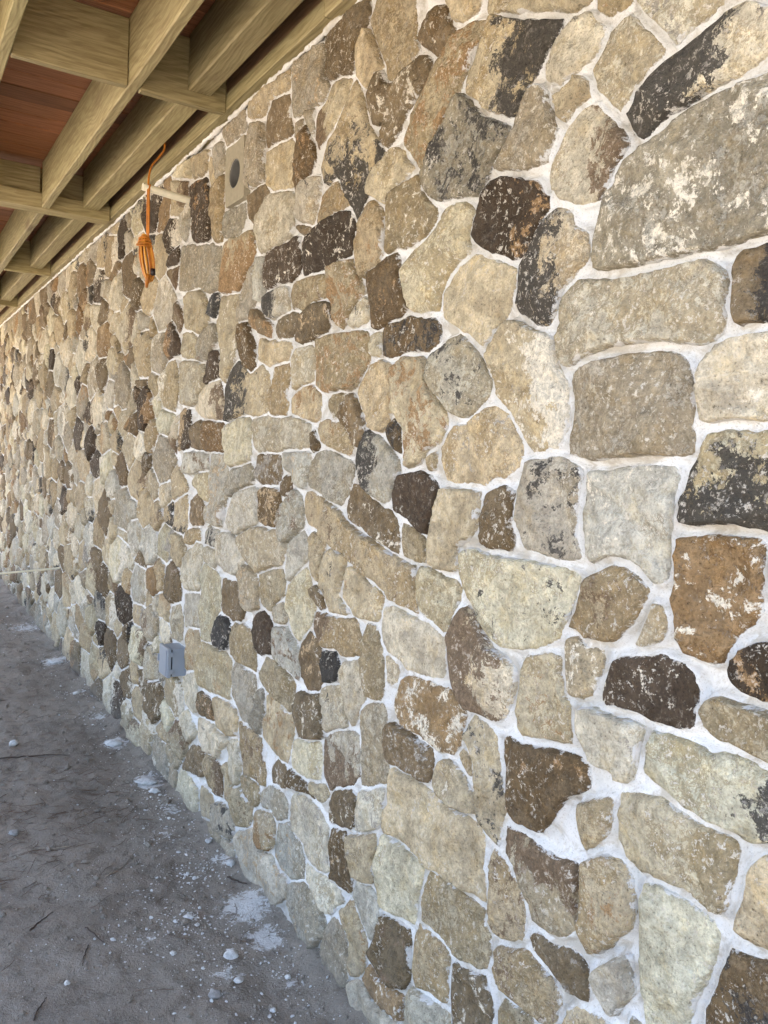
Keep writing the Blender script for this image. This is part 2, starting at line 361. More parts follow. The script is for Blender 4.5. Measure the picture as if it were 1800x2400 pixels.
# ------------------------------------------------------------------ the stones
WALL = """t n2 1531,2535 1254,2413 1187,2390 1222,2377 1238,2372 1282,2394 1342,2422 1440,2454 1522,2495
t r3 1183,2388 1098,2351 1104,2332 1147,2329 1180,2351
c g3 1081,2348 920,2277 903,2246 943,2234 978,2226 996,2216 1015,2241 1055,2288 1078,2318
c k3 1216,2363 1181,2324 1167,2312 1185,2281 1228,2263 1277,2248 1315,2280 1329,2309 1316,2334 1278,2357 1237,2368
c w2 1099,2315 1075,2283 1031,2238 1019,2220 1055,2205 1084,2186 1100,2165 1117,2148 1153,2180 1175,2210 1186,2248 1173,2270 1149,2299 1120,2315
c k7l 903,2241 869,2231 825,2204 789,2188 785,2143 820,2141 845,2130 888,2127 945,2118 1006,2108 1042,2096 1055,2087 1085,2115 1100,2138 1085,2155 1052,2181 1011,2201 968,2215 931,2229
t w2 1227,2255 1205,2229 1195,2203 1234,2196 1254,2178 1273,2194 1289,2232 1281,2239
g w2 1338,2267 1320,2245 1299,2202 1291,2168 1307,2136 1309,2119 1376,2124 1475,2143 1455,2159 1434,2182 1403,2216 1370,2252
c n4r 1169,2180 1138,2140 1110,2112 1093,2085 1110,2068 1127,2051 1140,2027 1150,2004 1193,2006 1245,2024 1291,2053 1290,2092 1267,2133 1232,2166 1209,2185
g w4 770,2111 817,2106 858,2102 928,2095 988,2080 1042,2060 1075,2045 1102,2017 1122,1992 1137,1954 1151,1915 1146,1873 1089,1865 985,1865 894,1866 838,1864 797,1870 750,1874
c k6l 1267,2010 1229,1988 1220,1963 1187,1939 1177,1908 1207,1879 1230,1859 1249,1832 1268,1792 1304,1793 1349,1817 1376,1843 1360,1888 1341,1938 1312,1979 1291,2002
c w2 1188,1855 1125,1850 1051,1842 983,1842 907,1846 873,1821 862,1793 865,1762 863,1721 878,1715 942,1722 1007,1727 1077,1729 1129,1721 1175,1705 1212,1697 1224,1711 1229,1801 1226,1833 1208,1848
b k6r 836,1843 795,1844 748,1842 739,1739 786,1736 830,1734 840,1754 844,1776 842,1813
g w2 1162,1698 1127,1704 1075,1709 1022,1710 965,1704 939,1694 928,1676 911,1652 905,1637 901,1607 904,1574 901,1537 938,1532 1007,1532 1097,1528 1186,1527 1191,1576 1190,1615 1195,1650 1189,1676
t w5r 1382,1797 1347,1795 1307,1775 1265,1754 1239,1715 1219,1681 1199,1650 1189,1609 1197,1582 1213,1567 1229,1549 1263,1535 1291,1535 1322,1561 1354,1600 1399,1653 1441,1711 1450,1752 1432,1787
c w3 867,1713 826,1718 784,1719 738,1720 727,1600 774,1594 842,1588 891,1589 899,1602 902,1637 897,1661 882,1687
y k7d 872,1569 846,1575 824,1571 800,1569 725,1573 713,1433 759,1424 801,1426 842,1425 885,1420 917,1422 919,1455 908,1473 899,1507 887,1547
g k4 1327,1513 1262,1521 1192,1521 1157,1500 1159,1474 1160,1444 1161,1409 1154,1374 1139,1335 1201,1327 1254,1333 1302,1340 1327,1376 1330,1408 1320,1466
g w3 1133,1495 1079,1497 1005,1514 942,1510 935,1498 938,1459 937,1407 943,1365 936,1324 964,1314 990,1337 1022,1347 1074,1350 1110,1330 1132,1347 1147,1387 1145,1410 1136,1449
o w4 917,1395 875,1404 800,1412 776,1410 767,1399 767,1371 769,1333 764,1304 778,1282 798,1259 811,1225 818,1210 852,1208 889,1212 909,1231 919,1255 920,1294 916,1346
y k3 1516,1300 1471,1307 1389,1302 1337,1299 1243,1303 1181,1304 1143,1295 1152,1261 1174,1221 1196,1177 1229,1152 1284,1135 1352,1125 1400,1132 1451,1156 1484,1199 1500,1246
t n4 1093,1316 1061,1329 1028,1327 998,1313 977,1301 982,1284 997,1262 1019,1230 1049,1196 1067,1184 1105,1181 1134,1196 1155,1195 1137,1228 1125,1268 1108,1300
t w4 1161,1172 1138,1191 1105,1176 1063,1181 1068,1161 1077,1127 1097,1087 1115,1068 1149,1073 1164,1103 1166,1147
c w1 964,1273 948,1273 938,1257 938,1238 949,1215 962,1205 995,1199 986,1218 972,1250
d w3 1031,1162 993,1178 944,1189 902,1186 873,1173 866,1144 868,1118 869,1094 893,1086 931,1078 964,1079 1006,1081 1057,1075 1061,1102 1051,1134
d r4 785,1240 755,1252 699,1264 692,1175 738,1171 764,1178 789,1186 801,1205 800,1222
t r3 1272,1114 1227,1129 1175,1136 1170,1101 1163,1072 1148,1046 1147,1010 1136,978 1156,967 1212,959 1277,949 1290,964 1292,1006 1285,1040 1289,1084
c g3 1118,1056 1086,1058 1056,1061 1012,1063 966,1062 967,1032 971,998 979,970 995,953 1013,953 1033,965 1079,967 1093,997 1112,1027
t w2 835,1142 810,1151 780,1150 737,1153 690,1153 684,1087 731,1089 787,1097 822,1091 846,1099 848,1121
y k2r 949,1061 917,1063 873,1061 828,1058 784,1070 729,1063 682,1059 674,967 720,961 761,953 816,950 861,955 909,976 943,987 960,987 956,1021
b r3 1324,929 1275,933 1225,943 1168,958 1118,957 1088,946 1082,913 1104,890 1135,875 1158,848 1181,805 1201,781 1243,783 1292,793 1310,819 1323,881
t w2 1103,877 1064,895 1028,909 1025,876 1033,847 1058,816 1083,789 1093,813 1100,846
t n2 1004,929 973,941 939,946 907,955 866,948 821,945 771,941 769,927 771,887 779,847 790,816 804,809 834,815 876,817 922,818 948,813 984,822 1000,849 1007,883
c n6u 1308,745 1288,744 1240,744 1184,740 1132,747 1092,756 1085,727 1083,701 1084,667 1089,626 1136,595 1188,586 1212,590 1229,626 1251,661 1282,683 1298,693
t r4 1070,778 1026,804 990,806 970,787 957,759 955,733 966,704 993,674 1005,644 1033,620 1059,606 1080,618 1077,653 1077,701 1075,749
y k1 946,792 917,803 876,807 839,807 800,801 793,784 796,748 802,721 811,688 825,649 837,607 838,583 911,536 922,585 929,636 937,687
t r3 747,911 718,938 674,962 662,826 707,801 738,804 759,810 761,831 757,870
b k4 764,768 730,772 661,806 651,692 795,598 801,651 784,707 775,739
b g4 1196,572 1156,569 1106,589 1073,589 1056,578 1054,549 1055,516 1103,502 1120,511 1156,518 1206,528 1213,551
g w2 1030,587 1003,625 958,653 956,626 950,596 965,567 988,533 1003,541 1031,551 1040,572
t n4 1324,464 1295,486 1266,502 1229,522 1182,516 1133,515 1123,493 1113,475 1126,429 1163,397 1208,394 1257,397 1308,401 1326,425
t w3 1104,474 1061,491 1022,497 988,498 1004,462 1106,396 1110,440
c w3 946,545 922,549 912,508 968,471
b k2 2077,2749 2065,2715 2087,2679 2127,2641 2144,2593 2235,2617 2294,2627 2307,2661 2287,2702 2306,2745 2238,2753 2146,2754
t w2 2079,2684 2033,2646 1995,2587 1971,2542 2015,2538 2064,2522 2120,2571 2116,2616 2102,2661
t g3 2010,2744 1852,2675 1841,2633 1836,2579 1811,2531 1802,2509 1857,2492 1900,2485 1956,2500 1967,2540 2004,2594 2043,2662 2038,2692
b w2 1677,2578 1675,2552 1646,2506 1680,2470 1711,2468 1761,2512 1800,2560 1767,2576 1721,2579
t r2 1673,2597 1534,2536 1577,2521 1617,2514 1654,2523 1669,2560
b w4 1975,2535 1957,2517 1946,2481 1884,2467 1827,2481 1787,2496 1744,2469 1755,2444 1807,2410 1848,2394 1889,2357 1932,2335 1950,2360 1948,2419 1987,2407 2019,2409 2045,2458 2053,2502 2022,2524
t r5 1598,2496 1528,2471 1537,2452 1569,2427 1595,2396 1615,2359 1641,2312 1681,2279 1711,2255 1735,2229 1762,2221 1815,2270 1851,2307 1822,2348 1790,2382 1753,2421 1704,2454 1656,2482
t k6r 1485,2473 1431,2441 1346,2400 1277,2374 1279,2349 1317,2331 1343,2308 1384,2292 1400,2253 1413,2239 1499,2273 1559,2326 1600,2364 1588,2387 1561,2408 1525,2440
g k5 1605,2349 1558,2306 1504,2261 1426,2214 1444,2188 1478,2159 1497,2127 1517,2104 1611,2120 1714,2139 1750,2174 1747,2206 1723,2244 1682,2282 1635,2317
d r2r 1480,2115 1432,2109 1380,2088 1336,2073 1296,2039 1294,2018 1328,1982 1348,1940 1397,1946 1461,1964 1502,1995 1548,2014 1529,2048 1499,2084
t w2 1898,2297 1852,2280 1797,2231 1832,2221 1890,2205 1926,2186 2010,2218 1996,2248 1951,2280
t w3 1787,2202 1754,2175 1734,2137 1697,2103 1689,2079 1719,2052 1802,2054 1906,2051 1918,2101 1907,2142 1873,2185 1830,2198
y w2 1573,2088 1536,2066 1550,2032 1548,2004 1540,1985 1579,1968 1619,1940 1647,1901 1656,1863 1736,1869 1793,1884 1806,1944 1825,1989 1784,2013 1731,2040 1682,2074 1627,2097
t r2 1527,1962 1470,1946 1389,1909 1386,1880 1398,1840 1411,1819 1445,1790 1476,1769 1523,1798 1597,1834 1637,1860 1640,1900 1612,1932 1584,1955
t r3 2000,2200 1956,2161 1945,2134 1947,2074 1951,2031 2007,2012 2027,2002 2080,2049 2098,2104 2071,2149 2041,2188
t k5d 2128,2562 2088,2506 2075,2460 2027,2403 2006,2356 1962,2311 1991,2279 2036,2229 2067,2190 2091,2166 2114,2227 2175,2284 2216,2326 2264,2311 2310,2373 2274,2422 2211,2469 2178,2519
t n4l 2179,2579 2154,2567 2182,2532 2242,2499 2306,2469 2342,2442 2377,2473 2374,2531 2323,2566 2273,2593 2215,2592
d w3 2139,2198 2101,2181 2089,2149 2102,2096 2109,2080 2183,2072 2281,2075 2409,2078 2428,2158 2314,2196 2234,2211
t r5 2099,2061 2039,1987 2019,1955 2060,1940 2093,1906 2136,1880 2189,1935 2242,1983 2246,2020 2200,2052
c k4 2018,1947 1999,1927 1979,1887 2081,1876 2104,1879 2079,1904 2047,1932
b r3 1866,2031 1839,1984 1813,1937 1793,1884 1859,1873 1903,1858 1972,1862 1981,1908 2012,1975 1998,2006 1934,2020
b k5 1777,1858 1674,1844 1651,1813 1643,1786 1667,1774 1762,1779 1888,1778 1896,1818 1887,1850
t w2 1965,1829 1917,1833 1916,1780 1944,1778 1963,1804
t r5 2301,1847 2280,1852 2142,1847 2008,1838 1987,1798 1975,1764 2014,1729 2038,1705 2167,1705 2267,1710 2293,1718 2300,1784
t w2 1918,1760 1869,1740 1850,1695 1844,1635 1864,1604 1885,1580 1942,1584 1997,1631 2024,1696 1998,1732 1967,1759
t r5 1796,1760 1725,1753 1690,1735 1686,1694 1657,1663 1616,1633 1602,1585 1628,1556 1672,1534 1709,1503 1757,1490 1779,1536 1795,1591 1829,1635 1841,1687 1852,1719
c k4 1569,1788 1532,1765 1489,1734 1470,1706 1441,1687 1455,1658 1491,1625 1523,1606 1553,1617 1604,1643 1645,1674 1676,1723 1667,1767 1630,1781
t g3 1425,1620 1382,1606 1354,1573 1332,1548 1325,1526 1333,1500 1376,1487 1423,1482 1448,1462 1539,1458 1583,1470 1611,1509 1614,1538 1579,1571 1522,1592 1478,1611
b k5 1827,1613 1802,1583 1796,1524 1835,1540 1872,1568 1856,1596
t r2 1657,1519 1635,1523 1638,1490 1660,1486 1676,1508
g k5l 1958,1582 1907,1560 1857,1532 1809,1501 1799,1477 1819,1445 1839,1412 1867,1386 1933,1406 1997,1449 2030,1478 2013,1534 1987,1572
b w3 2053,1676 2014,1636 1985,1593 1982,1568 2013,1530 2031,1538 2071,1585 2107,1625 2078,1659
t w3 2155,1680 2117,1680 2132,1643 2168,1618 2180,1645
t r4 2261,1605 2163,1600 2083,1573 2053,1534 2058,1517 2150,1533 2248,1552 2267,1584
t r5 2368,1718 2303,1714 2269,1681 2273,1643 2254,1615 2317,1616 2393,1632 2455,1648 2458,1681 2425,1702
g w2 2276,1514 2192,1515 2103,1493 2035,1486 2038,1453 2060,1403 2106,1377 2210,1394 2291,1421 2295,1471
d w2 1783,1462 1706,1471 1652,1464 1623,1436 1626,1399 1642,1357 1660,1333 1724,1361 1798,1379 1809,1417
t w2 1598,1437 1514,1445 1457,1442 1454,1404 1463,1376 1493,1339 1532,1313 1527,1264 1594,1251 1624,1266 1629,1317 1624,1369 1615,1411
b w3 1435,1439 1383,1449 1352,1444 1350,1418 1357,1382 1342,1354 1347,1331 1414,1325 1436,1328 1447,1384 1450,1422
b w4 2039,1430 1994,1419 1924,1394 1850,1371 1809,1342 1791,1304 1787,1269 1865,1284 1949,1308 2056,1333 2061,1385
t r2 1764,1338 1707,1332 1664,1306 1655,1277 1659,1257 1714,1250 1758,1264 1768,1302
t n3 2331,1387 2234,1374 2152,1352 2064,1319 1956,1287 1906,1284 1848,1261 1786,1249 1703,1244 1702,1202 1699,1164 1682,1129 1776,1147 1854,1167 1974,1208 1992,1218 2094,1241 2163,1260 2225,1277 2336,1324
t k3 2131,1235 2046,1219 2060,1182 2084,1143 2104,1104 2060,1084 2031,1068 2143,1052 2156,1086 2199,1121 2194,1172 2168,1213
t r3 2043,1195 1989,1187 1919,1160 1852,1141 1865,1110 1871,1084 1944,1079 2006,1081 2062,1106 2057,1151
y w2 1672,1251 1605,1238 1554,1227 1511,1216 1526,1185 1541,1153 1556,1114 1574,1103 1620,1116 1675,1129 1685,1165 1689,1207
c n7l 1480,1189 1450,1170 1419,1138 1389,1107 1352,1096 1305,1074 1303,1052 1319,1015 1332,985 1350,963 1398,962 1448,962 1478,985 1511,1016 1538,1053 1536,1093 1517,1147
c n1 1841,1106 1781,1121 1701,1116 1633,1118 1567,1094 1563,1047 1565,1010 1609,995 1689,987 1747,993 1816,1005 1840,1049
k w1 2151,926 2093,939 2076,907 2077,866 2143,845 2166,876
c r2 2027,927 1957,944 1935,889 1915,856 1945,813 1985,766 2007,813 2040,871
t w2 1916,1046 1883,1049 1856,1009 1828,966 1823,914 1843,875 1907,858 1929,912 1939,974
c w2 1822,992 1761,982 1764,941 1809,925
o w5 1742,942 1687,964 1619,966 1543,968 1493,956 1474,937 1482,895 1491,864 1513,838 1555,828 1608,837 1676,843 1748,845 1759,882
c w2 1897,839 1826,859 1800,830 1795,782 1782,725 1777,674 1853,634 1909,617 1922,678 1927,762 1930,813
g n6d 2099,696 1999,731 1938,737 1930,688 1933,635 1986,594 2093,536 2125,562 2141,617 2136,670
b g4 1784,822 1732,830 1674,824 1592,816 1589,779 1598,735 1652,734 1709,734 1767,726 1786,765
t k4 1434,940 1390,936 1362,917 1347,875 1323,830 1310,795 1327,758 1328,714 1337,700 1369,706 1387,723 1401,753 1411,801 1437,844 1459,897
t k2 1467,856 1440,850 1437,809 1445,810 1471,833
t w3 1528,810 1492,804 1461,790 1430,769 1410,732 1455,721 1520,717 1571,728 1562,768 1546,796
t w1 1765,709 1707,721 1637,723 1584,719 1544,704 1471,711 1397,712 1384,690 1389,618 1370,592 1361,551 1421,546 1486,541 1580,539 1621,544 1691,541 1765,541 1781,551 1779,606 1768,659
b w3 2064,536 1983,566 1935,571 1935,523 1940,486 2019,454 2085,445 2079,489
c g4 1915,587 1836,630 1783,649 1782,604 1797,557 1834,521 1922,476 1927,526
b t3 2082,418 1990,447 1968,399 1949,349 1941,309 2003,289 2069,280 2080,350
t g2 1938,461 1825,512 1822,484 1826,440 1825,381 1852,360 1935,343 1945,400
y w2 1794,517 1734,538 1676,535 1606,531 1605,520 1616,488 1630,422 1632,370 1716,343 1777,333 1807,365 1813,425 1814,483
t n1 1573,527 1528,532 1455,537 1398,540 1359,535 1362,502 1339,487 1336,451 1354,416 1385,398 1441,382 1466,393 1528,390 1593,394 1592,449 1582,492
t n4 1340,671 1313,666 1291,646 1256,639 1239,605 1239,556 1241,529 1294,510 1332,497 1355,513 1351,566 1346,621
g w2 1918,342 1843,360 1793,342 1776,325 1776,284 1785,254 1823,233 1866,250 1904,283
b n3 1768,325 1716,335 1658,345 1642,325 1645,284 1627,243 1645,201 1657,178 1729,160 1783,153 1788,202 1771,278
t w2 1605,372 1565,378 1502,378 1482,363 1489,307 1484,257 1501,240 1552,236 1605,224 1622,258 1620,317
b w3 1451,361 1417,366 1351,386 1339,366 1326,339 1332,296 1340,260 1448,191 1458,266 1460,320
t w2 1283,388 1249,396 1211,399 1169,398 1158,377 1295,289 1290,350
c w2 1617,209 1558,221 1501,232 1464,236 1453,187 1633,72 1642,134 1632,180
o w3 1823,140 1775,150 1721,156 1652,168 1647,107 1664,97 1737,80 1801,80 1835,94
g r2 2075,138 2010,171 1959,162 1945,115 1931,60 1959,22 2042,6 2102,9 2098,69
t r4 2004,206 1928,266 1890,233 1853,200 1856,147 1886,95 1923,74 1937,128 1950,171
c g3 1917,51 1850,81 1800,72 1729,73 1662,81 1646,63 1758,-30 1825,-8 1886,7
g t3 2573,2766 2470,2760 2363,2740 2336,2696 2322,2633 2297,2604 2316,2567 2436,2590 2495,2584 2548,2593 2560,2645
t g3 2941,2772 2823,2768 2702,2757 2583,2759 2578,2698 2678,2711 2737,2711 2795,2692 2880,2703 2938,2734
b w2 2575,2676 2561,2594 2547,2546 2625,2550 2751,2557 2762,2615 2752,2670 2716,2697 2648,2693
g t3 3198,2783 3104,2774 2997,2761 2966,2685 3059,2684 3157,2691 3206,2737
g k3 2921,2684 2855,2667 2799,2634 2782,2562 2767,2459 2791,2450 2888,2458 2924,2488 2936,2586 2948,2667
t w3 2550,2524 2511,2491 2516,2449 2520,2403 2525,2368 2647,2394 2738,2421 2755,2496 2760,2544 2661,2535
b r4 2444,2535 2402,2488 2374,2452 2372,2423 2400,2385 2448,2366 2488,2340 2509,2374 2507,2447 2485,2484 2471,2515
g w1 2439,2569 2390,2567 2389,2518 2390,2484 2421,2518
g k3 2431,2365 2340,2338 2328,2301 2340,2255 2353,2231 2368,2218 2443,2234 2503,2271 2472,2307 2458,2340
t r3 2210,2308 2163,2261 2138,2222 2230,2224 2281,2208 2334,2199 2331,2247 2311,2283 2252,2296
c w3 2645,2375 2524,2349 2482,2320 2507,2272 2511,2221 2527,2206 2666,2199 2767,2206 2812,2243 2829,2303 2741,2359 2703,2373
b k3 2790,2438 2748,2427 2704,2381 2741,2359 2802,2353 2853,2332 2892,2390 2895,2423
g b2 2939,2417 2945,2360 2975,2321 3133,2336 3157,2385 3142,2426 3032,2426
d r4 3522,2636 3374,2607 3339,2539 3315,2441 3319,2355 3480,2382 3519,2462 3558,2543 3598,2626
t w1 3269,2522 3183,2576 3178,2500 3179,2412 3170,2330 3236,2334 3266,2431
g w1 3268,2711 3202,2700 3172,2595 3249,2584 3288,2640
t g2 3548,2734 3371,2717 3379,2660 3449,2646 3540,2660
t n2 3354,2690 3309,2645 3281,2570 3306,2554 3346,2609
g w1 2528,2569 2466,2557 2489,2528 2495,2501 2532,2527
b w2 2486,2233 2434,2229 2358,2202 2398,2191 2450,2210
d w3 2571,2193 2456,2189 2449,2123 2455,2088 2514,2075 2615,2072 2688,2072 2707,2118 2698,2171 2665,2188
g c3 3685,2388 3539,2366 3345,2338 3173,2292 3194,2242 3197,2148 3298,2154 3431,2193 3522,2197 3701,2224
t r7d 3154,2297 2971,2283 2849,2288 2827,2226 2871,2186 2890,2152 2964,2101 3097,2107 3169,2131 3174,2221
g b3 2811,2175 2765,2187 2718,2171 2729,2129 2730,2090 2741,2048 2782,2046 2803,2097
g w1 2922,2136 2821,2173 2808,2045 2874,1997 2953,1989 2962,2079
g k5l 2661,2048 2576,2051 2529,2040 2514,1975 2604,1960 2704,1984 2727,2014
t n4 2485,2041 2384,2047 2288,2039 2240,2018 2252,1982 2345,1982 2376,1968 2478,1978 2500,2018
b t4 2367,1963 2296,1965 2219,1954 2209,1926 2242,1886 2326,1870 2425,1870 2436,1900 2413,1926
b r5 2809,2001 2702,1964 2649,1931 2656,1904 2729,1931 2828,1971
b g3 2603,1952 2494,1958 2450,1949 2441,1900 2496,1888 2588,1893 2610,1926
b w3 2928,1974 2871,1963 2845,1927 2796,1874 2779,1811 2832,1794 2880,1839 2926,1902 2946,1946
t w3 3160,2103 3059,2102 2980,2090 2971,2000 2958,1930 2968,1859 3031,1825 3081,1771 3108,1790 3143,1882 3177,1997 3170,2077
t k1 2746,1893 2634,1875 2540,1873 2493,1862 2489,1817 2608,1807 2729,1828 2753,1858
c w2 2472,1826 2318,1831 2307,1795 2309,1736 2385,1726 2445,1721 2476,1771
t k5l 3029,1807 2960,1833 2831,1786 2727,1808 2672,1760 2637,1712 2652,1665 2752,1640 2872,1642 3022,1624 3065,1678 3079,1749
t w2 2607,1795 2505,1799 2502,1765 2523,1706 2507,1638 2620,1641 2622,1703
c w1 2771,1620 2609,1621 2425,1614 2327,1595 2322,1534 2417,1530 2541,1517 2729,1514 2786,1554
y g3 3044,1598 2928,1631 2815,1633 2795,1595 2806,1546 2800,1480 2911,1464 3017,1457 3030,1523
o w3 3270,1623 3096,1607 3054,1567 3049,1518 3272,1506 3278,1562
b w2 3357,1629 3313,1624 3314,1572 3316,1520 3419,1523 3425,1577
c n2r 3259,1776 3139,1783 3108,1723 3080,1642 3124,1634 3344,1643 3377,1687 3324,1733
d w1 3217,1897 3164,1897 3145,1837 3127,1791 3246,1785 3300,1774 3293,1834
g b3 3256,2006 3193,1981 3186,1922 3299,1890 3383,1878 3405,1947 3338,1997
t g3 3519,2172 3369,2155 3302,2058 3284,2019 3411,2005 3502,2014 3600,2045 3611,2156
k w1 3252,2107 3181,2124 3177,2087 3206,2041 3274,2054
c g2 3488,1886 3351,1852 3292,1825 3313,1765 3381,1721 3469,1704 3630,1720 3646,1873
t w2 3501,2005 3436,1959 3406,1889 3489,1891 3602,1920 3610,1996
b w2 2302,1580 2271,1549 2251,1535 2268,1517 2296,1517 2308,1556
b g5 2727,1494 2616,1500 2534,1494 2530,1448 2527,1418 2687,1407 2731,1433
g t3 2513,1510 2311,1510 2326,1459 2339,1423 2337,1398 2389,1420 2435,1444 2509,1472
g k2 2966,1433 2798,1463 2762,1424 2770,1399 2902,1375 2981,1345 2997,1379
g t4 3201,1489 3051,1478 3025,1413 3018,1342 3051,1300 3069,1223 3132,1212 3215,1223 3254,1262 3188,1295 3200,1406
g b4 3446,1484 3242,1488 3222,1428 3438,1416 3548,1417 3555,1477
y w1 3363,1409 3221,1419 3198,1299 3296,1331 3357,1361
b r2 2522,1412 2451,1434 2438,1392 2490,1367 2519,1380
g w1 2757,1379 2716,1367 2706,1271 2809,1245 2908,1210 2946,1232 2955,1319 2877,1358
b t5 2684,1377 2528,1378 2515,1341 2548,1300 2564,1263 2683,1268 2699,1320
g b4 2421,1395 2375,1365 2339,1335 2343,1295 2416,1251 2458,1224 2516,1256 2542,1285 2514,1329 2471,1363
b t4 3367,1310 3269,1274 3277,1216 3290,1201 3414,1185 3448,1216 3424,1277
t w1 3413,1175 3302,1185 3308,1142 3406,1112 3501,1121
g k4 3199,1205 3091,1194 3088,1165 3124,1129 3206,1143 3221,1174
g w1 3071,1180 2953,1188 2857,1168 2832,1137 2828,1100 2870,1068 2953,1065 3066,1077 3102,1109
c w2 2795,1213 2670,1241 2571,1243 2494,1224 2461,1209 2474,1162 2523,1140 2618,1119 2676,1091 2742,1119 2811,1152 2859,1181
c g2 3230,1108 3115,1112 3111,1071 3128,1046 3225,1061 3256,1083
g c2 2340,1259 2296,1231 2301,1198 2347,1159 2394,1116 2427,1100 2462,1133 2458,1186 2404,1222
t w2 2260,1267 2189,1250 2207,1203 2231,1129 2263,1142 2280,1193 2281,1243
t w2 2655,1086 2558,1112 2483,1118 2466,1079 2463,1049 2511,1022 2556,990 2624,978 2657,1009 2661,1049
b g3 3021,1007 2935,1007 2842,1017 2827,981 2794,936 2841,893 2946,882 3022,894 3015,950
c t3 2816,1097 2717,1081 2681,1046 2670,978 2746,953 2781,967 2819,1016 2840,1055
y w1 2370,1131 2312,1146 2278,1122 2258,1089 2224,1060 2251,1012 2295,971 2349,924 2385,935 2425,980 2451,1020 2446,1059 2401,1104
b w1 2237,1111 2195,1082 2178,1057 2200,1046 2241,1071 2267,1095
t n3l 2237,1033 2131,1035 2033,1043 1979,1041 1962,996 1959,964 2030,944 2094,954 2182,941 2224,975 2242,1000
d w1 2622,963 2559,927 2539,872 2540,832 2638,822 2681,829 2707,877 2680,924
g b4 2521,927 2430,945 2375,918 2342,888 2328,836 2338,808 2417,815 2511,835 2530,874
c g3 2527,995 2469,1021 2429,979 2449,956 2513,944
k w2 3069,859 2958,875 2941,830 2959,768 3046,758 3101,779 3092,822
t g2 2885,867 2805,874 2715,859 2690,815 2682,742 2813,732 2920,746 2915,817
y n1 3238,1045 3113,1025 3072,1004 3052,943 3060,888 3108,847 3113,767 3220,745 3242,817 3266,908 3297,999
c w1 3362,1126 3265,1099 3300,1023 3283,934 3385,918 3511,918 3475,1034
g w1 3383,898 3295,908 3256,785 3369,763 3461,755 3474,873
y t3 3246,715 3082,723 2912,730 2906,670 2922,586 3065,566 3173,561 3257,554 3267,643
g w1 2872,740 2768,734 2681,726 2666,681 2689,600 2716,542 2782,543 2832,580 2888,609 2887,684
b t4 2269,955 2206,950 2180,928 2172,881 2167,829 2199,803 2262,794 2297,822 2323,867 2314,913
t w1 2586,806 2481,811 2388,791 2364,767 2358,702 2395,676 2460,692 2528,717 2607,716 2603,770
b w4 2340,746 2251,763 2182,786 2163,745 2145,705 2142,674 2247,641 2321,633 2338,676
t r4 2573,675 2477,682 2403,672 2350,669 2347,636 2359,587 2389,524 2424,513 2500,526 2580,541 2583,576 2558,624
c k3 2162,816 2049,845 2031,810 2012,749 2100,712 2131,692 2143,740
y w2 2343,600 2245,620 2161,647 2150,609 2150,538 2235,518 2343,510 2356,551
g w1 2654,666 2605,691 2592,658 2606,598 2620,540 2692,543 2694,593
b r5 3224,512 3079,505 3074,456 3146,439 3244,430
t w1 3069,536 2973,544 2840,546 2833,475 2925,437 3038,429 3055,466
c g3 3241,401 3144,421 3037,421 2924,428 2911,419 2993,366 3014,322 3159,297 3234,331
t n4 2802,514 2682,529 2608,516 2593,472 2568,423 2564,380 2665,360 2752,359 2770,421 2786,472
c w1 2876,430 2789,437 2777,376 2787,308 2814,289 2864,320
b g2 3315,256 3173,293 3167,242 3152,200 3247,180 3305,165 3397,153
t n5r 3144,288 3038,300 2972,295 2950,262 2956,197 3038,180 3135,196
t g2 2955,310 2888,320 2871,273 2888,196 2918,197 2937,254
t r3 2751,346 2664,352 2600,342 2597,307 2635,276 2710,272 2758,305
g w1 2469,407 2404,404 2383,377 2378,329 2449,297 2498,313 2575,295 2580,338
b w3 2458,489 2403,485 2397,429 2423,412 2498,408 2492,450
b g3 2359,496 2299,492 2233,494 2219,477 2167,468 2230,466 2312,461 2375,476
t w2 2226,509 2127,534 2103,517 2145,483 2207,480
c g4 2310,439 2213,457 2157,447 2132,422 2083,420 2082,337 2071,294 2148,272 2210,266 2254,298 2324,313 2335,384
t n2 2847,264 2756,285 2699,268 2655,260 2669,191 2699,162 2788,151 2849,175 2866,222
c r5d 2584,279 2496,298 2465,274 2478,210 2503,167 2570,145 2606,188 2612,235
g t3 2438,289 2352,329 2327,304 2262,294 2237,246 2233,201 2326,161 2389,162 2446,176 2434,240
g t4 2773,114 2689,170 2617,200 2581,145 2483,164 2462,145 2424,139 2350,134 2347,97 2414,45 2468,15 2538,21 2630,11 2706,10 2743,44 2780,67
g k4 3019,127 2885,165 2813,163 2830,103 2849,55 2959,45 3039,58
t w1 3184,130 3054,137 3046,65 3173,24 3192,74
t g3 3171,5 3030,39 2951,28 2947,-14 3043,-32 3152,-36
c w1 2933,33 2825,57 2809,11 2878,-15 2938,-10
c t3 2217,252 2161,248 2072,265 2000,265 1985,252 2051,195 2115,170 2167,191 2217,204
g t3 2323,132 2223,187 2174,174 2118,158 2079,143 2077,90 2149,38 2221,36 2315,44
t r4 3413,744 3294,758 3279,684 3293,613 3379,572 3442,577 3437,679
c w1 3379,567 3288,570 3277,529 3261,446 3332,416 3426,429 3450,499"""

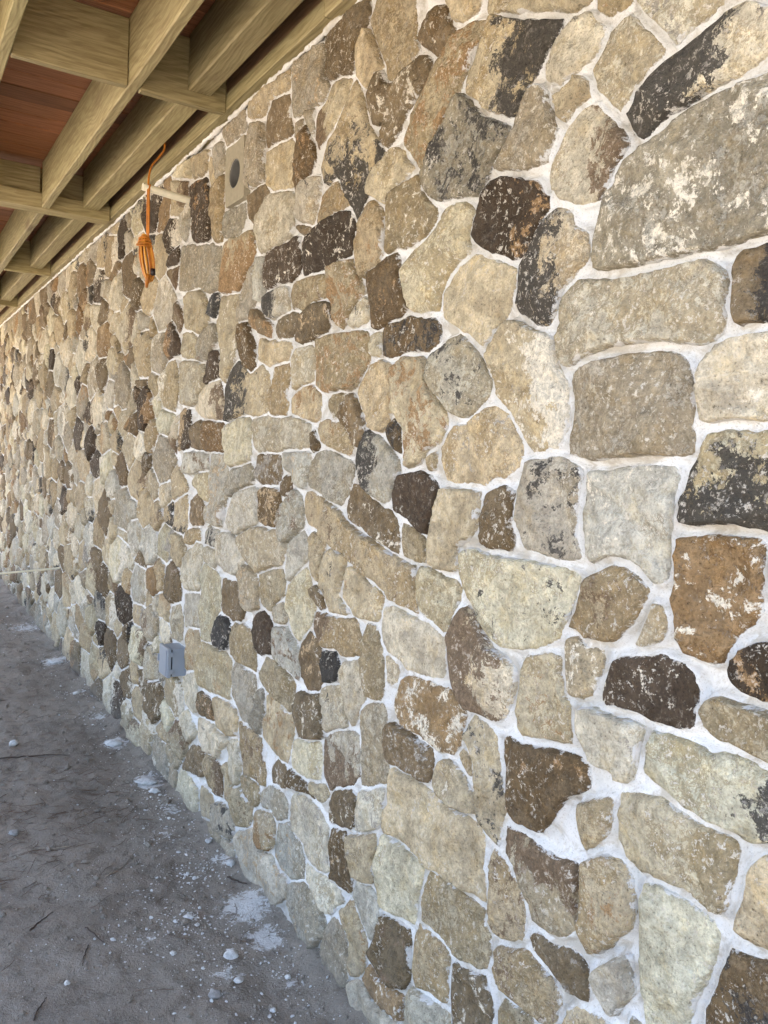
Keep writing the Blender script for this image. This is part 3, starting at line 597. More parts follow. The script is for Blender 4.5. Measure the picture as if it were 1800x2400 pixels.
PAL = {'c': (0.580, 0.520, 0.400), 'y': (0.590, 0.532, 0.382), 'g': (0.445, 0.410, 0.335), 't': (0.485, 0.405, 0.272),
       'b': (0.205, 0.153, 0.092), 'o': (0.285, 0.195, 0.105), 'd': (0.082, 0.059, 0.040), 'k': (0.058, 0.055, 0.052)}
PAL2 = {'k': (0.040, 0.036, 0.033), 'n': (0.145, 0.098, 0.060), 'w': (0.60, 0.55, 0.455), 'r': (0.265, 0.165, 0.080),
        'g': (0.26, 0.235, 0.20), 't': (0.36, 0.26, 0.15), 'b': (0.15, 0.10, 0.06), 'c': (0.47, 0.40, 0.29), 'o': (0.27, 0.16, 0.07)}


def smooth_poly(P, n=1, q=0.22):
    for _ in range(n):
        Q = []
        for a, b in zip(P, np.roll(P, -1, 0)):
            Q.append(a * (1 - q) + b * q)
            Q.append(a * q + b * (1 - q))
        P = np.array(Q)
    return P


def resample(P, s):
    d = np.linalg.norm(np.roll(P, -1, 0) - P, axis=1)
    cum = np.concatenate([[0], np.cumsum(d)])
    n = max(8, int(cum[-1] / s))
    t = np.linspace(0, cum[-1], n, endpoint=False)
    PP = np.vstack([P, P[:1]])
    return np.stack([np.interp(t, cum, PP[:, 0]), np.interp(t, cum, PP[:, 1])], 1)


def densify(P, s):
    """subdivide edges, keeping every corner"""
    out = []
    for a, b in zip(P, np.roll(P, -1, 0)):
        n = max(1, int(round(np.linalg.norm(b - a) / s)))
        for k in range(n):
            out.append(a + (b - a) * k / n)
    return np.array(out)


def inside(P, Q):
    x, y = Q[:, 0], Q[:, 1]
    r = np.zeros(len(Q), bool)
    for a, b in zip(P, np.roll(P, -1, 0)):
        if a[1] == b[1]:
            continue
        c = (a[1] > y) != (b[1] > y)
        r ^= c & (x < (b[0] - a[0]) * (y - a[1]) / (b[1] - a[1]) + a[0])
    return r


def seg_dist(P, Q):
    A = P
    B = np.roll(P, -1, 0)
    d = B - A
    L = np.maximum((d * d).sum(1), 1e-12)
    best = np.full(len(Q), 1e9)
    for i in range(len(A)):
        w = Q - A[i]
        t = np.clip((w @ d[i]) / L[i], 0, 1)
        e = w - t[:, None] * d[i]
        best = np.minimum(best, (e * e).sum(1))
    return np.sqrt(best)


def area(P):
    Q = np.roll(P, -1, 0)
    return 0.5 * float((P[:, 0] * Q[:, 1] - Q[:, 0] * P[:, 1]).sum())


RIMS = []


def stone_geo(P, s, rng, tint, tint2, amt, grad, sid, grow=0.0045):
    """one stone: a solid with a chipped, domed face; P in wall metres (along, up)"""
    if area(P) < 0:
        P = P[::-1]
    P = densify(P, s)
    T = np.roll(P, -1, 0) - np.roll(P, 1, 0)
    T /= np.maximum(np.linalg.norm(T, axis=1, keepdims=True), 1e-9)
    N = np.stack([T[:, 1], -T[:, 0]], 1)
    wob = np.array([noise.noise((p[0] * 26 + sid, p[1] * 26, 3.1)) * 0.0040 + noise.noise((p[0] * 70, p[1] * 70, sid)) * 0.0028 for p in P])
    P = P + N * (grow + wob)[:, None]
    lo, hi = P.min(0), P.max(0)
    gx = np.arange(lo[0], hi[0] + s, s)
    gy = np.arange(lo[1], hi[1] + s, s * 0.866)
    G = []
    for j, y in enumerate(gy):
        for x in gx:
            G.append((x + (0.5 * s if j % 2 else 0) + rng.uniform(-.15, .15) * s, y + rng.uniform(-.15, .15) * s))
    G = np.array(G)
    G = G[inside(P, G)]
    ring = P - N * (0.55 * s)
    pts = np.vstack([ring, G]) if len(G) else ring
    dd = seg_dist(P, pts)
    keep = inside(P, pts) & (dd > 0.42 * s)
    keep[len(ring):] &= dd[len(ring):] > 0.95 * s
    pts = pts[keep]
    allp = np.vstack([P, pts])
    n = len(P)
    res = delaunay_2d_cdt([Vector(p) for p in allp], [(i, (i + 1) % n) for i in range(n)], [], 1, 1e-6)
    V2 = np.array([tuple(p) for p in res[0]])
    F = [tuple(f) for f in res[2]]
    d = seg_dist(P, V2)
    size = math.sqrt(abs(area(P)))
    cen = P.mean(0)
    rw = 0.0038
    H = rng.uniform(0.003, 0.021)
    tx, ty = rng.uniform(-.06, .06), rng.uniform(-.07, .07)
    # cleaved chips round the face: planes that cut the main face down towards the rim
    chips = []
    for _ in range(rng.randint(3, 7)):
        g_ = rng.uniform(0, 6.283)
        dv = (math.cos(g_), math.sin(g_))
        ext = max(float((P - cen) @ np.array(dv)).__abs__() if False else float(x) for x in ((P - cen) @ np.array(dv)))
        chips.append((dv, rng.uniform(0.20, 0.75), ext * rng.uniform(0.55, 0.96)))
    hs = np.empty(len(V2))
    for i, (p, di) in enumerate(zip(V2, d)):
        e = min(di / rw, 1.0)
        prof = -0.005 + (0.005 + H) * (1 - (1 - e) ** 1.8)
        q = (p[0] + sid * 0.37, p[1] + sid * 0.91, sid)
        n1 = noise.noise((q[0] * 7, q[1] * 7, q[2])) * 0.010
        t = noise.noise((q[0] * 11, q[1] * 13, q[2] + 5)) * 3.0
        tf = math.floor(t)
        u = min(max((t - tf - 0.40) / 0.20, 0), 1)
        terr = (tf + u * u * (3 - 2 * u)) * 0.0050
        n2 = -abs(noise.noise((q[0] * 24, q[1] * 24, q[2] + 9))) * 0.007
        n3 = noise.noise((q[0] * 62, q[1] * 62, q[2])) * 0.0028
        face = n1 + terr + n2 + n3 + (p[0] - cen[0]) * tx + (p[1] - cen[1]) * ty
        rgh = n1 * 1.6 + n2
        for dv, sl, at in chips:
            face = min(face, rgh * 0.6 - sl * ((p[0] - cen[0]) * dv[0] + (p[1] - cen[1]) * dv[1] - at) + 0.002)
        hs[i] = prof + e * max(face, -H * 0.8 - 0.002)
    verts = [(D - hh, p[0], p[1]) for p, hh in zip(V2, hs)]
    ed = list(d)
    # face winding towards -X
    FF = []
    for f in F:
        a, b, c = (Vector(verts[i]) for i in f[:3])
        FF.append(f if (b - a).cross(c - a).x < 0 else f[::-1])
    # skirt back into the wall and a closing back face
    b0 = len(verts)
    for i in range(n):
        verts.append((D + 0.05, P[i][0], P[i][1]))
        ed.append(0.0)
    for i in range(n):
        j = (i + 1) % n
        FF.append((i, j, b0 + j, b0 + i))
    FF.append(tuple(range(b0, b0 + n)))
    nv = len(verts)
    pv = np.array([(v[1], v[2]) for v in verts])
    g = np.zeros(nv)
    if grad is not None:
        rel = (pv - cen) @ np.array(grad) / max(size, 1e-3)
        g = rel * 0.34
    pb = (amt - 0.5) * 0.46 + g
    jit = rng.uniform(0.9, 1.1)
    wm = rng.uniform(-.035, .035)
    tc = [min(1, tint[0] * jit * (1 + wm)), min(1, tint[1] * jit), min(1, tint[2] * jit * (1 - wm))]
    RIMS.append(P)
    return verts, FF, dict(tint=tc, tint2=tint2, sd=sid * 7.31 % 91.0, pb=pb, ed=np.array(ed))


def stone_mesh(geo, name='stone'):
    v, f, a = geo
    me = mesh_from(name, v, f, STONE)
    attr_c(me, 'tint', [(*a['tint'], 1)] * len(v))
    attr_c(me, 'tint2', [(*a['tint2'], 1)] * len(v))
    attr_f(me, 'sd', [a['sd']] * len(v))
    attr_f(me, 'pb', a['pb'])
    attr_f(me, 'ed', a['ed'])
    return me


# image-plane directions expressed on the wall: left = further along (+Y)
DIRS = {'l': (1, 0), 'r': (-1, 0), 'u': (0, 1), 'd': (0, -1)}
rng = random.Random(5)
wall = empty('stone_wall', (1.3, 3.0, 0), 'long wall of mixed tan, grey and brown fieldstone with white mortar joints', 'wall')

traced = []
for line in WALL.split('\n'):
    w = line.split()
    if len(w) < 4:
        continue
    P = np.array([[float(a) * 0.001 for a in q.split(',')] for q in w[2:]])
    if area(P) < 0:
        P = P[::-1]
    spec = w[1]
    traced.append((P, w[0], spec[0], int(spec[1]) / 10.0 if len(spec) > 1 else 0, DIRS[spec[2]] if len(spec) > 2 else None))

def tighten(polys_):
    R0 = [densify(P, 0.009) for P in polys_]
    own = np.concatenate([np.full(len(r), i) for i, r in enumerate(R0)])
    pts_ = np.vstack(R0)
    out = []
    for i, P in enumerate(R0):
        lo, hi = P.min(0) - 0.09, P.max(0) + 0.09
        m = (own != i) & (pts_ > lo).all(1) & (pts_ < hi).all(1)
        Q = pts_[m]
        T = np.roll(P, -1, 0) - np.roll(P, 1, 0)
        T /= np.maximum(np.linalg.norm(T, axis=1, keepdims=True), 1e-9)
        N = np.stack([T[:, 1], -T[:, 0]], 1)
        u = P[:, 0].mean()
        gap = 0.0175 if u < 1.25 else 0.013 if u < 1.8 else 0.009
        mx = 0.005 if u < 1.25 else 0.010 if u < 1.8 else 0.016
        if len(Q):
            d = np.sqrt(((P[:, None] - Q[None]) ** 2).sum(2)).min(1)
        else:
            d = np.full(len(P), 0.05)
        push = np.clip((d - gap) * 0.5, -0.009, mx)
        push = (push + np.roll(push, 1) + np.roll(push, -1)) / 3
        Z = P + N * push[:, None]
        Z[:, 1] = np.clip(Z[:, 1], 0.0, WALL_TOP - 0.012)
        out.append(Z)
    return out


VENT_P = np.array([[2.929, 2.431], [2.939, 2.525], [2.950, 2.662], [3.032, 2.651], [3.135, 2.659], [3.134, 2.533], [3.118, 2.433], [3.021, 2.432]])
BOX_P = np.array([[3.482, 0.512], [3.622, 0.512], [3.622, 0.650], [3.482, 0.650]])
tight = tighten([t[0] for t in traced] + [VENT_P, BOX_P])
traced = [(tight[i],) + t[1:] for i, t in enumerate(traced)]
# the rest of the wall, beyond what can be told apart stone by stone: weighted cells fitted round the stones above
U0, U1 = -0.6, 12.0
bnd = []
for P, *_ in traced:
    bnd.append(resample(P, 0.022))
bnd.append(resample(VENT_P, 0.022))
bnd.append(resample(BOX_P, 0.022))
AS = np.array([0.72, 1.0])
bnd = np.vstack(bnd) * AS
polys = [t[0] * AS for t in traced] + [VENT_P * AS, BOX_P * AS]
CS = 0.25
cell = {}
for i, b in enumerate(bnd):
    cell.setdefault((int(b[0] // CS), int(b[1] // CS)), []).append(i)


def near_bnd(p, rad=1):
    cx, cy = int(p[0] // CS), int(p[1] // CS)
    ids = []
    for dx in range(-rad, rad + 1):
        for dy in range(-rad, rad + 1):
            ids += cell.get((cx + dx, cy + dy), [])
    return bnd[ids] if ids else np.zeros((0, 2))


seeds, rads = [], []
sg = {}
cand = 0
poly_boxes = [(P.min(0), P.max(0), P) for P in polys]
for rad_lo, rad_hi, tries in ((0.080, 0.125, 4500), (0.052, 0.080, 7000), (0.034, 0.052, 8000)):
    for _ in range(tries):
        p = np.array([rng.uniform(U0, U1) * AS[0], rng.uniform(0.0, WALL_TOP)])
        r = rng.uniform(rad_lo, rad_hi)
        if p[1] < r * 0.5 or p[1] > WALL_TOP - r * 0.5:
            continue
        q = p * np.array([1.0, 0.8])
        ok = True
        for dx in range(-2, 3):
            for dy in range(-2, 3):
                for j in sg.get((int(p[0] // CS) + dx, int(p[1] // CS) + dy), []):
                    e = seeds[j] - p
                    if e[0] ** 2 + e[1] ** 2 < ((rads[j] + r) * 0.86) ** 2:
                        ok = False
                        break
                if not ok: break
            if not ok: break
        if not ok:
            continue
        nb = near_bnd(p)
        if len(nb) and ((nb - p) ** 2).sum(1).min() < (r * 0.72 + 0.008) ** 2:
            continue
        if any((lo <= p).all() and (p <= hi).all() and inside(P, p[None])[0] for lo, hi, P in poly_boxes):
            continue
        sg.setdefault((int(p[0] // CS), int(p[1] // CS)), []).append(len(seeds))
        seeds.append(p)
        rads.append(r)


def clip(P, n, c):
    """keep n.x <= c"""
    out = []
    s = P @ n - c
    for i in range(len(P)):
        j = (i + 1) % len(P)
        if s[i] <= 0:
            out.append(P[i])
        if (s[i] < 0) != (s[j] < 0) and s[i] != s[j]:
            t = s[i] / (s[i] - s[j])
            out.append(P[i] + (P[j] - P[i]) * t)
    return np.array(out) if len(out) > 2 else np.zeros((0, 2))


cells = []
for i, (p, r) in enumerate(zip(seeds, rads)):
    ex = 0.30
    P = np.array([[p[0] - ex, max(0.0, p[1] - ex)], [p[0] + ex, max(0.0, p[1] - ex)], [p[0] + ex, min(WALL_TOP - .012, p[1] + ex)], [p[0] - ex, min(WALL_TOP - .012, p[1] + ex)]])
    gap = rng.uniform(0.0035, 0.0065)
    for dx in range(-3, 4):
        for dy in range(-3, 4):
            for j in sg.get((int(p[0] // CS) + dx, int(p[1] // CS) + dy), []):
                if j == i or not len(P):
                    continue
                v = seeds[j] - p
                L = np.linalg.norm(v)
                if L > 0.62:
                    continue
                n = v / L
                t = (L * L + r * r - rads[j] ** 2) / (2 * L)
                P = clip(P, n, p @ n + t - gap)
    nb = near_bnd(p, 2)
    if len(P) and len(nb):
        for b in nb[np.argsort(((nb - p) ** 2).sum(1))]:
            v = b - p
            L = np.linalg.norm(v)
            if L > 0.45 or not len(P):
                break
            n = v / L
            P = clip(P, n, p @ n + L - 0.011)
    if len(P) > 2 and abs(area(P)) > 0.0011:
        cells.append(P / AS)

RCI = np.array(RC).T


def project(P):
    W3 = np.stack([np.full(len(P), D), P[:, 0], P[:, 1] - CAM_H], 1) @ RCI.T
    z = np.maximum(-W3[:, 2], 0.05)
    return np.stack([900 + 1950 * W3[:, 0] / z, 1200 - 1950 * W3[:, 1] / z], 1), (W3[:, 2] < -0.1).all()


def seen(P):
    q, front = project(P)
    c = q.mean(0)
    if not front or not (-10 < c[0] < 1810 and -10 < c[1] < 2410):
        return 0.0
    return abs(area(q))


order = sorted(range(len(cells)), key=lambda i: -seen(cells[i]))
n_part = 300 - len(traced)
part_ids = set(order[:n_part])


def spacing(P):
    u = P[:, 0].mean()
    return 0.0075 if u < 1.5 else 0.009 if u < 2.2 else 0.011 if u < 3.2 else 0.014 if u < 4.5 else 0.022


GEN = 'c' * 8 + 'y' * 3 + 'g' * 8 + 't' * 12 + 'b' * 6 + 'o' * 1 + 'd' * 2
GEN2 = 'kknnnwwwwrrgtb'


def add_stone(P, cls, k2, amt, grad, sid, sp=None):
    return stone_geo(P, sp or spacing(P), rng, PAL[cls], PAL2.get(k2, PAL2['w']), amt, grad, sid, 0.0012)


def link_stone(geo):
    v, f, a = geo
    me = stone_mesh(geo)
    o = new_obj('stone', me)
    cen = Vector(np.mean(np.array(v), 0))
    me.transform(Matrix.Translation(-cen))
    o.location = cen
    child_of(o, wall)
    return o


sid = 1
for P, cls, k2, amt, grad in traced:
    sid += 1
    link_stone(add_stone(P, cls, k2, amt, grad, sid))
JV, JF = [], []
JA = dict(tint=[], tint2=[], sd=[], pb=[], ed=[])
for i, P in enumerate(cells):
    sid += 1
    zc = P[:, 1].mean()
    cls = rng.choice(GEN + ('bbttgdb' if zc > 1.8 else 'cccygtcct'))  # browner stones high up, which also paints in the dimmer light there
    k2 = rng.choice(GEN2)
    amt = rng.uniform(0.05, 0.45)
    grad = rng.choice([None, (1, 0), (-1, 0), (0, 1), (0, -1)])
    big = i in part_ids
    u = P[:, 0].mean()
    geo = add_stone(P, cls, k2, amt, grad, sid, None if big else (0.03 if (u > 6 or u < 0.6) else None))
    if big:
        link_stone(geo)
    else:
        v, f, a = geo
        b = len(JV)
        JV += v
        JF += [tuple(x + b for x in ff) for ff in f]
        JA['tint'] += [(*a['tint'], 1)] * len(v)
        JA['tint2'] += [(*a['tint2'], 1)] * len(v)
        JA['sd'] += [a['sd']] * len(v)
        JA['pb'] += list(a['pb'])
        JA['ed'] += list(a['ed'])
me = mesh_from('far_stones', JV, JF, STONE)
attr_c(me, 'tint', JA['tint'])
attr_c(me, 'tint2', JA['tint2'])
for kk in ('sd', 'pb', 'ed'):
    attr_f(me, kk, JA[kk])
o = new_obj('far_stones', me)
child_of(o, wall)
tag(o, kind='stuff')
print('stones', len(traced), len(cells), 'joined tris', len(JF))

# mortar bed: a hand-worked sheet that the stones sit in
VC, VR = (3.032, 2.541), 0.0535


def mortar_sheet():
    ys = np.array(list(np.arange(U0, 0.62, 0.04)) + list(np.arange(0.62, 1.9, 0.0042)) + list(np.arange(1.9, 2.8, 0.0055)) + list(np.arange(2.8, 4.6, 0.009)) + list(np.arange(4.6, U1 + .01, 0.03)))
    zs = np.arange(-0.06, WALL_TOP + 0.001, 0.0052)
    ny, nz = len(ys), len(zs)
    dist = np.full((ny, nz), 0.05)
    deep = np.zeros((ny, nz))
    for P in RIMS:
        lo, hi = P.min(0) - 0.03, P.max(0) + 0.03
        i0, i1 = np.searchsorted(ys, [lo[0], hi[0]])
        j0, j1 = np.searchsorted(zs, [lo[1], hi[1]])
        if i1 - i0 < 1 or j1 - j0 < 1:
            continue
        YY, ZZ = np.meshgrid(ys[i0:i1], zs[j0:j1], indexing='ij')
        Q = np.stack([YY.ravel(), ZZ.ravel()], 1)
        d = seg_dist(P, Q)
        ins = inside(P, Q)
        dep = np.where(ins, d, 0).reshape(YY.shape)
        d = np.where(ins, 0, d).reshape(YY.shape)
        dist[i0:i1, j0:j1] = np.minimum(dist[i0:i1, j0:j1], d)
        deep[i0:i1, j0:j1] = np.maximum(deep[i0:i1, j0:j1], dep)
    V, F = [], []
    for i in range(ny):
        y = float(ys[i])
        for j in range(nz):
            z = float(zs[j])
            if deep[i, j] > 0.016:
                V.append((D + 0.02, y, z))
                continue
            b = noise.noise((y * 15, z * 15, 7.7))
            full = 0.38 + 0.9 * noise.noise((y * 5.0, z * 5.0, 0.3))
            c = noise.noise((y * 44, z * 44, 2.2)) * 0.0034 + noise.noise((y * 110, z * 110, 4.2)) * 0.0016
            t = min(dist[i, j] / 0.011, 1.0)
            cove = 0.5 - 0.5 * math.cos(math.pi * t)
            x = D + 0.0030 + cove * (0.0210 - 0.016 * min(max(full, 0), 1)) + min(deep[i, j], 0.012) * 1.1
            V.append((x - b * 0.0036 - c, y, z))
    for i in range(ny - 1):
        for j in range(nz - 1):
            if min(deep[i, j], deep[i + 1, j], deep[i, j + 1], deep[i + 1, j + 1]) > 0.016:
                continue
            yc, zc = (ys[i] + ys[i + 1]) / 2, (zs[j] + zs[j + 1]) / 2
            if (yc - VC[0]) ** 2 + (zc - VC[1]) ** 2 < (VR + 0.006) ** 2:
                continue
            q = i * nz + j
            F.append((q, q + nz, q + nz + 1, q + 1))
    me = mesh_from('mortar_bed', V, F, MORTAR)
    me.flip_normals()
    print('mortar quads', len(F))
    return me


child_of(new_obj('mortar_bed', mortar_sheet()), wall)


def box_mesh(name, x0, x1, y0, y1, z0, z1, mat, bev=0.003, seg=1, wob=0.0, long_axis=None, nseg=1):
    bm = bmesh.new()
    bmesh.ops.create_cube(bm, size=1.0)
    for v in bm.verts:
        v.co = Vector(((x0 + x1) / 2 + v.co.x * (x1 - x0), (y0 + y1) / 2 + v.co.y * (y1 - y0), (z0 + z1) / 2 + v.co.z * (z1 - z0)))
    if bev > 0:
        bmesh.ops.bevel(bm, geom=bm.edges[:], offset=bev, segments=seg, profile=0.6, affect='EDGES')
    if wob and long_axis is not None:
        ax = long_axis
        es = [e for e in bm.edges if abs((e.verts[0].co - e.verts[1].co)[ax]) > 0.3]
        bmesh.ops.subdivide_edges(bm, edges=es, cuts=nseg)
        for v in bm.verts:
            for k in range(3):
                if k != ax:
                    v.co[k] += noise.noise((v.co[ax] * 2.3, v.co[(ax + 1) % 3] * 9 + k * 7, v.co[(ax + 2) % 3] * 9 + x0 * 3 + y0)) * wob
    me = bpy.data.meshes.new(name)
    bm.to_mesh(me)
    bm.free()
    me.materials.append(mat)
    return me


child_of(new_obj('wall_core', box_mesh('wall_core', 1.32, 1.55, U0, U1, -0.3, WALL_TOP - 0.004, MORTAR, 0)), wall)


def tube_mesh(name, pts, rad, mat, sides=8, cap=True, closed=False):
    """swept tube through points; rad a number or a list"""
    pts = [Vector(p) for p in pts]
    n = len(pts)
    V, F = [], []
    up = Vector((0.31, 0.17, 0.93)).normalized()
    prev = None
    for i, p in enumerate(pts):
        if closed:
            t = (pts[(i + 1) % n] - pts[i - 1]).normalized()
        else:
            t = (pts[min(i + 1, n - 1)] - pts[max(i - 1, 0)]).normalized()
        if prev is None:
            a = t.cross(up)
            if a.length < 1e-3:
                a = t.cross(Vector((1, 0, 0)))
        else:
            a = prev - t * prev.dot(t)
        a.normalize()
        prev = a
        b = t.cross(a)
        r = rad[i] if isinstance(rad, (list, tuple)) else rad
        for k in range(sides):
            g = 2 * math.pi * k / sides
            V.append(p + (a * math.cos(g) + b * math.sin(g)) * r)
    for i in range(n if closed else n - 1):
        for k in range(sides):
            i2 = (i + 1) % n
            F.append((i * sides + k, i * sides + (k + 1) % sides, i2 * sides + (k + 1) % sides, i2 * sides + k))
    if cap and not closed:
        F.append(tuple(reversed(range(sides))))
        F.append(tuple(range((n - 1) * sides, n * sides)))
    return mesh_from(name, V, F, mat)


# ragged bead of mortar squeezed along the top of the stone
pts, rr = [], []
y = U0
while y < U1:
    w = noise.noise((y * 5, 1.0, 0.0))
    pts.append((D - 0.004 - 0.007 * noise.noise((y * 9, 4.0, 1.0)), y, WALL_TOP - 0.007 + 0.006 * w - 0.004 * noise.noise((y * 31, 0, 2))))
    rr.append(max(0.003, 0.0085 + 0.008 * noise.noise((y * 9, 8.0, 3.0)) + 0.005 * noise.noise((y * 31, 2.0, 5.0)) + 0.003 * noise.noise((y * 70, 2.0, 9.0))))
    y += 0.010 if y < 4 else 0.03
child_of(new_obj('mortar_bead', tube_mesh('mortar_bead', pts, rr, MORTAR, 8)), wall)

# ------------------------------------------------------------------ ground
SPL = [(1.056, 2.50, 0.15, 0.30), (1.054, 2.31, 0.10, 0.30), (0.706, 2.45, 0.10, 0.16), (0.967, 3.15, 0.12, 0.16), (1.064, 3.69, 0.12, 0.34), (1.05, 4.25, 0.11, 0.34),
       (1.06, 6.0, 0.16, 0.34), (1.05, 5.2, 0.10, 0.20), (1.10, 2.85, 0.09, 0.22), (0.98, 2.80, 0.06, 0.12), (0.87, 2.50, 0.06, 0.20), (1.02, 2.08, 0.10, 0.14), (0.88, 2.20, 0.12, 0.16),
       (1.06, 3.35, 0.10, 0.22), (1.06, 4.7, 0.10, 0.24), (1.04, 7.2, 0.3, 0.22), (0.80, 2.75, 0.16, 0.09)]


def ground_h(x, y):
    e = min(1.0, max(0.0, (1.13 - x) / 0.05))
    h = noise.noise((x * 1.3, y * 1.1, 5.0)) * 0.018 + noise.noise((x * 4.3, y * 3.7, 1.0)) * 0.011
    h += noise.noise((x * 13, y * 11, 2.0)) * 0.008 + noise.noise((x * 34, y * 34, 8.0)) * 0.0045
    w_ = max(0.0, 1 - (1.14 - x) / 0.11)
    h += max(0.0, x - 0.98) * 0.10 + w_ * w_ * (0.014 + 0.04 * noise.noise((y * 3.1, 0.0, 3.0)) + 0.03 * noise.noise((y * 11, x * 6, 6.0)))
    far = max(0.0, y - 4.5) * 0.006 * max(0, 1 - abs(x - 0.75) * 1.6)
    return h + far - 0.006


def near_ground():
    xs = list(np.arange(-2.4, -0.1, 0.10)) + list(np.arange(-0.1, 1.17, 0.014))
    ys = list(np.arange(-1.5, 1.5, 0.12)) + list(np.arange(1.5, 4.6, 0.014)) + list(np.arange(4.6, 12.4, 0.04))
    V, F, S = [], [], []
    m = len(xs)
    for y in ys:
        for x in xs:
            f = min(1, (x + 2.4) / 0.5, (y + 1.5) / 0.5, (12.4 - y) / 0.5)
            V.append((x, y, ground_h(x, y) * max(0, f)))
            s = -0.28 + 0.10 * max(0, 1 - (1.135 - x) / 0.30)
            for (a, b, r, k) in SPL:
                d2 = ((x - a) / r) ** 2 + ((y - b) / (r * 1.25)) ** 2
                if d2 < 3:
                    s = max(s, -0.28 + (0.28 + k) * math.exp(-d2 * 1.3))
            S.append(s)
    for j in range(len(ys) - 1):
        for i in range(m - 1):
            q = j * m + i
            F.append((q, q + 1, q + m + 1, q + m))
    # open country around it, one sheet with the near ground
    b = len(V)
    idx = {}

    def vert(x, y):
        V.append((x, y, 0.0))
        S.append(-0.5)
        return len(V) - 1
    X0, X1, Y0, Y1 = -2.4, xs[-1], -1.5, ys[-1]
    R_ = 220.0
    c = [vert(-R_, -R_), vert(R_, -R_), vert(R_, R_), vert(-R_, R_)]
    i00, i10, i11, i01 = 0, m - 1, (len(ys) - 1) * m + m - 1, (len(ys) - 1) * m
    F += [(c[0], c[1], i10, i00), (c[1], c[2], i11, i10), (c[2], c[3], i01, i11), (c[3], c[0], i00, i01)]
    me = mesh_from('ground', V, F, DIRT)
    attr_f(me, 'spill', S)
    return me


tag(new_obj('ground', near_ground()), kind='structure')

# ------------------------------------------------------------------ deck overhead
deck = empty('wooden_deck', (0.0, 4.0, JB), 'raised timber deck overhead with pine joists and red brown boards', 'deck')
DY0, DY1, DX0, DX1 = 0.2, 10.9, -1.7, 1.5
y = DY0
BW = 0.150
while y < DY1:
    z = DZ + random.uniform(0, 0.003)
    me = box_mesh('deck_board', DX0 + random.uniform(-.01, .01), DX1, y + 0.0004, y + BW - 0.0004, z, z + 0.032, DECKW, 0.005, 1, 0.0015, 0, 6)
    child_of(new_obj('deck_board', me), deck)
    y += BW
BLK = [0.22, 1.23, 3.06, 4.886, 6.77, 8.52, 10.35]
JX = [(0.735, 0.775), (0.317, 0.357), (-0.10, -0.06), (-0.52, -0.48), (-0.94, -0.90), (-1.36, -1.32)]


def part(name, *a, **k):
    o = new_obj(name, box_mesh(name, *a, **k))
    child_of(o, deck)
    return o


for i, (a, b) in enumerate(JX):
    part('joist', a, b, DY0, 4.884, JB, DZ - 0.003, WOOD_Y, 0.004, 1, 0.003, 1, 30)
    part('joist', a, b, 5.013, DY1, JB, DZ - 0.003, WOOD_Y, 0.004, 1, 0.003, 1, 30)
# heavier short joist pieces beside the wall, set a little higher
for k in range(len(BLK) - 1):
    y0 = BLK[k] + (0.126 if k == 3 else 0.038)
    part('joist', 0.945, 1.033, y0, BLK[k + 1] - 0.002, 2.803, DZ - 0.003, WOOD_Y, 0.005, 1, 0.003, 1, 8)
bays = sorted(JX) + [(1.094, 1.13)]
for k, by in enumerate(BLK):
    for (a, b), (c, d) in zip(bays[:-1], bays[1:]):
        x1 = c - 0.001
        if k == 3:
            part('blocking', b + 0.001, x1, by + 0.045, by + 0.083, JB + 0.083, DZ - 0.016, WOOD_X, 0.003, 1, 0.002, 0, 4)
        elif c > 1.0:
            part('blocking', b + 0.001, x1, by, by + 0.036, JB - 0.004, DZ - 0.014, WOOD_X, 0.004, 1, 0.002, 0, 4)
        else:
            part('blocking', b + 0.001, x1, by + 0.001, by + 0.037, JB + 0.001, DZ - 0.012, WOOD_X, 0.004, 1, 0.002, 0, 4)
# doubled flat beam under the middle blocking
part('beam', DX0 + .1, 1.093, 4.886, 4.952, JB - 0.003, JB + 0.079, WOOD_X, 0.004, 1, 0.002, 0, 14)
part('beam', DX0 + .1, 1.093, 4.955, 5.011, JB - 0.001, JB + 0.077, WOOD_X, 0.004, 1, 0.002, 0, 14)
# ledger on top of the stone: three lengths, and the rim behind it
for a, b in ((DY0, 2.262), (2.265, 6.10), (6.103, DY1)):
    part('ledger', 1.094, 1.30, a, b, WALL_TOP + 0.001, WALL_TOP + 0.058, WOOD_Y, 0.003, 1, 0.002, 1, 30)
part('rim_board', 1.106, 1.15, DY0, DY1, WALL_TOP + 0.060, DZ - 0.003, RIMW, 0.002, 1, 0.002, 1, 30)

# ------------------------------------------------------------------ cast vent block
vent = empty('vent_block', (D, 3.03, 2.43), 'flat pale cast block in the wall with a round dark pipe opening', 'vent')
CIR = [(VC[0] + VR * math.cos(2 * math.pi * k / 40), VC[1] + VR * math.sin(2 * math.pi * k / 40)) for k in range(40)]
vp = resample(smooth_poly(VENT_P, 1, 0.06), 0.02)
n1 = len(vp)
allp = [Vector(p) for p in vp] + [Vector(p) for p in CIR]
ed = [(i, (i + 1) % n1) for i in range(n1)] + [(n1 + i, n1 + (i + 1) % 40) for i in range(40)]
res = delaunay_2d_cdt(allp, ed, [], 1, 1e-6)
V = [(D - 0.010, p[0], p[1]) for p in res[0]]
F = []
for f in res[2]:
    c = sum((res[0][i] for i in f), Vector((0, 0))) / len(f)
    if (c - Vector(VC)).length < VR * 0.985:
        continue
    a, b, cc = (Vector(V[i]) for i in f[:3])
    F.append(tuple(f) if (b - a).cross(cc - a).x < 0 else tuple(reversed(f)))
b0 = len(V)
V += [(D + 0.04, p[0], p[1]) for p in vp]
F += [(i, (i + 1) % n1, b0 + (i + 1) % n1, b0 + i) for i in range(n1)]
child_of(new_obj('plate', mesh_from('plate', V, F, CONC, False)), vent)
V, F = [], []
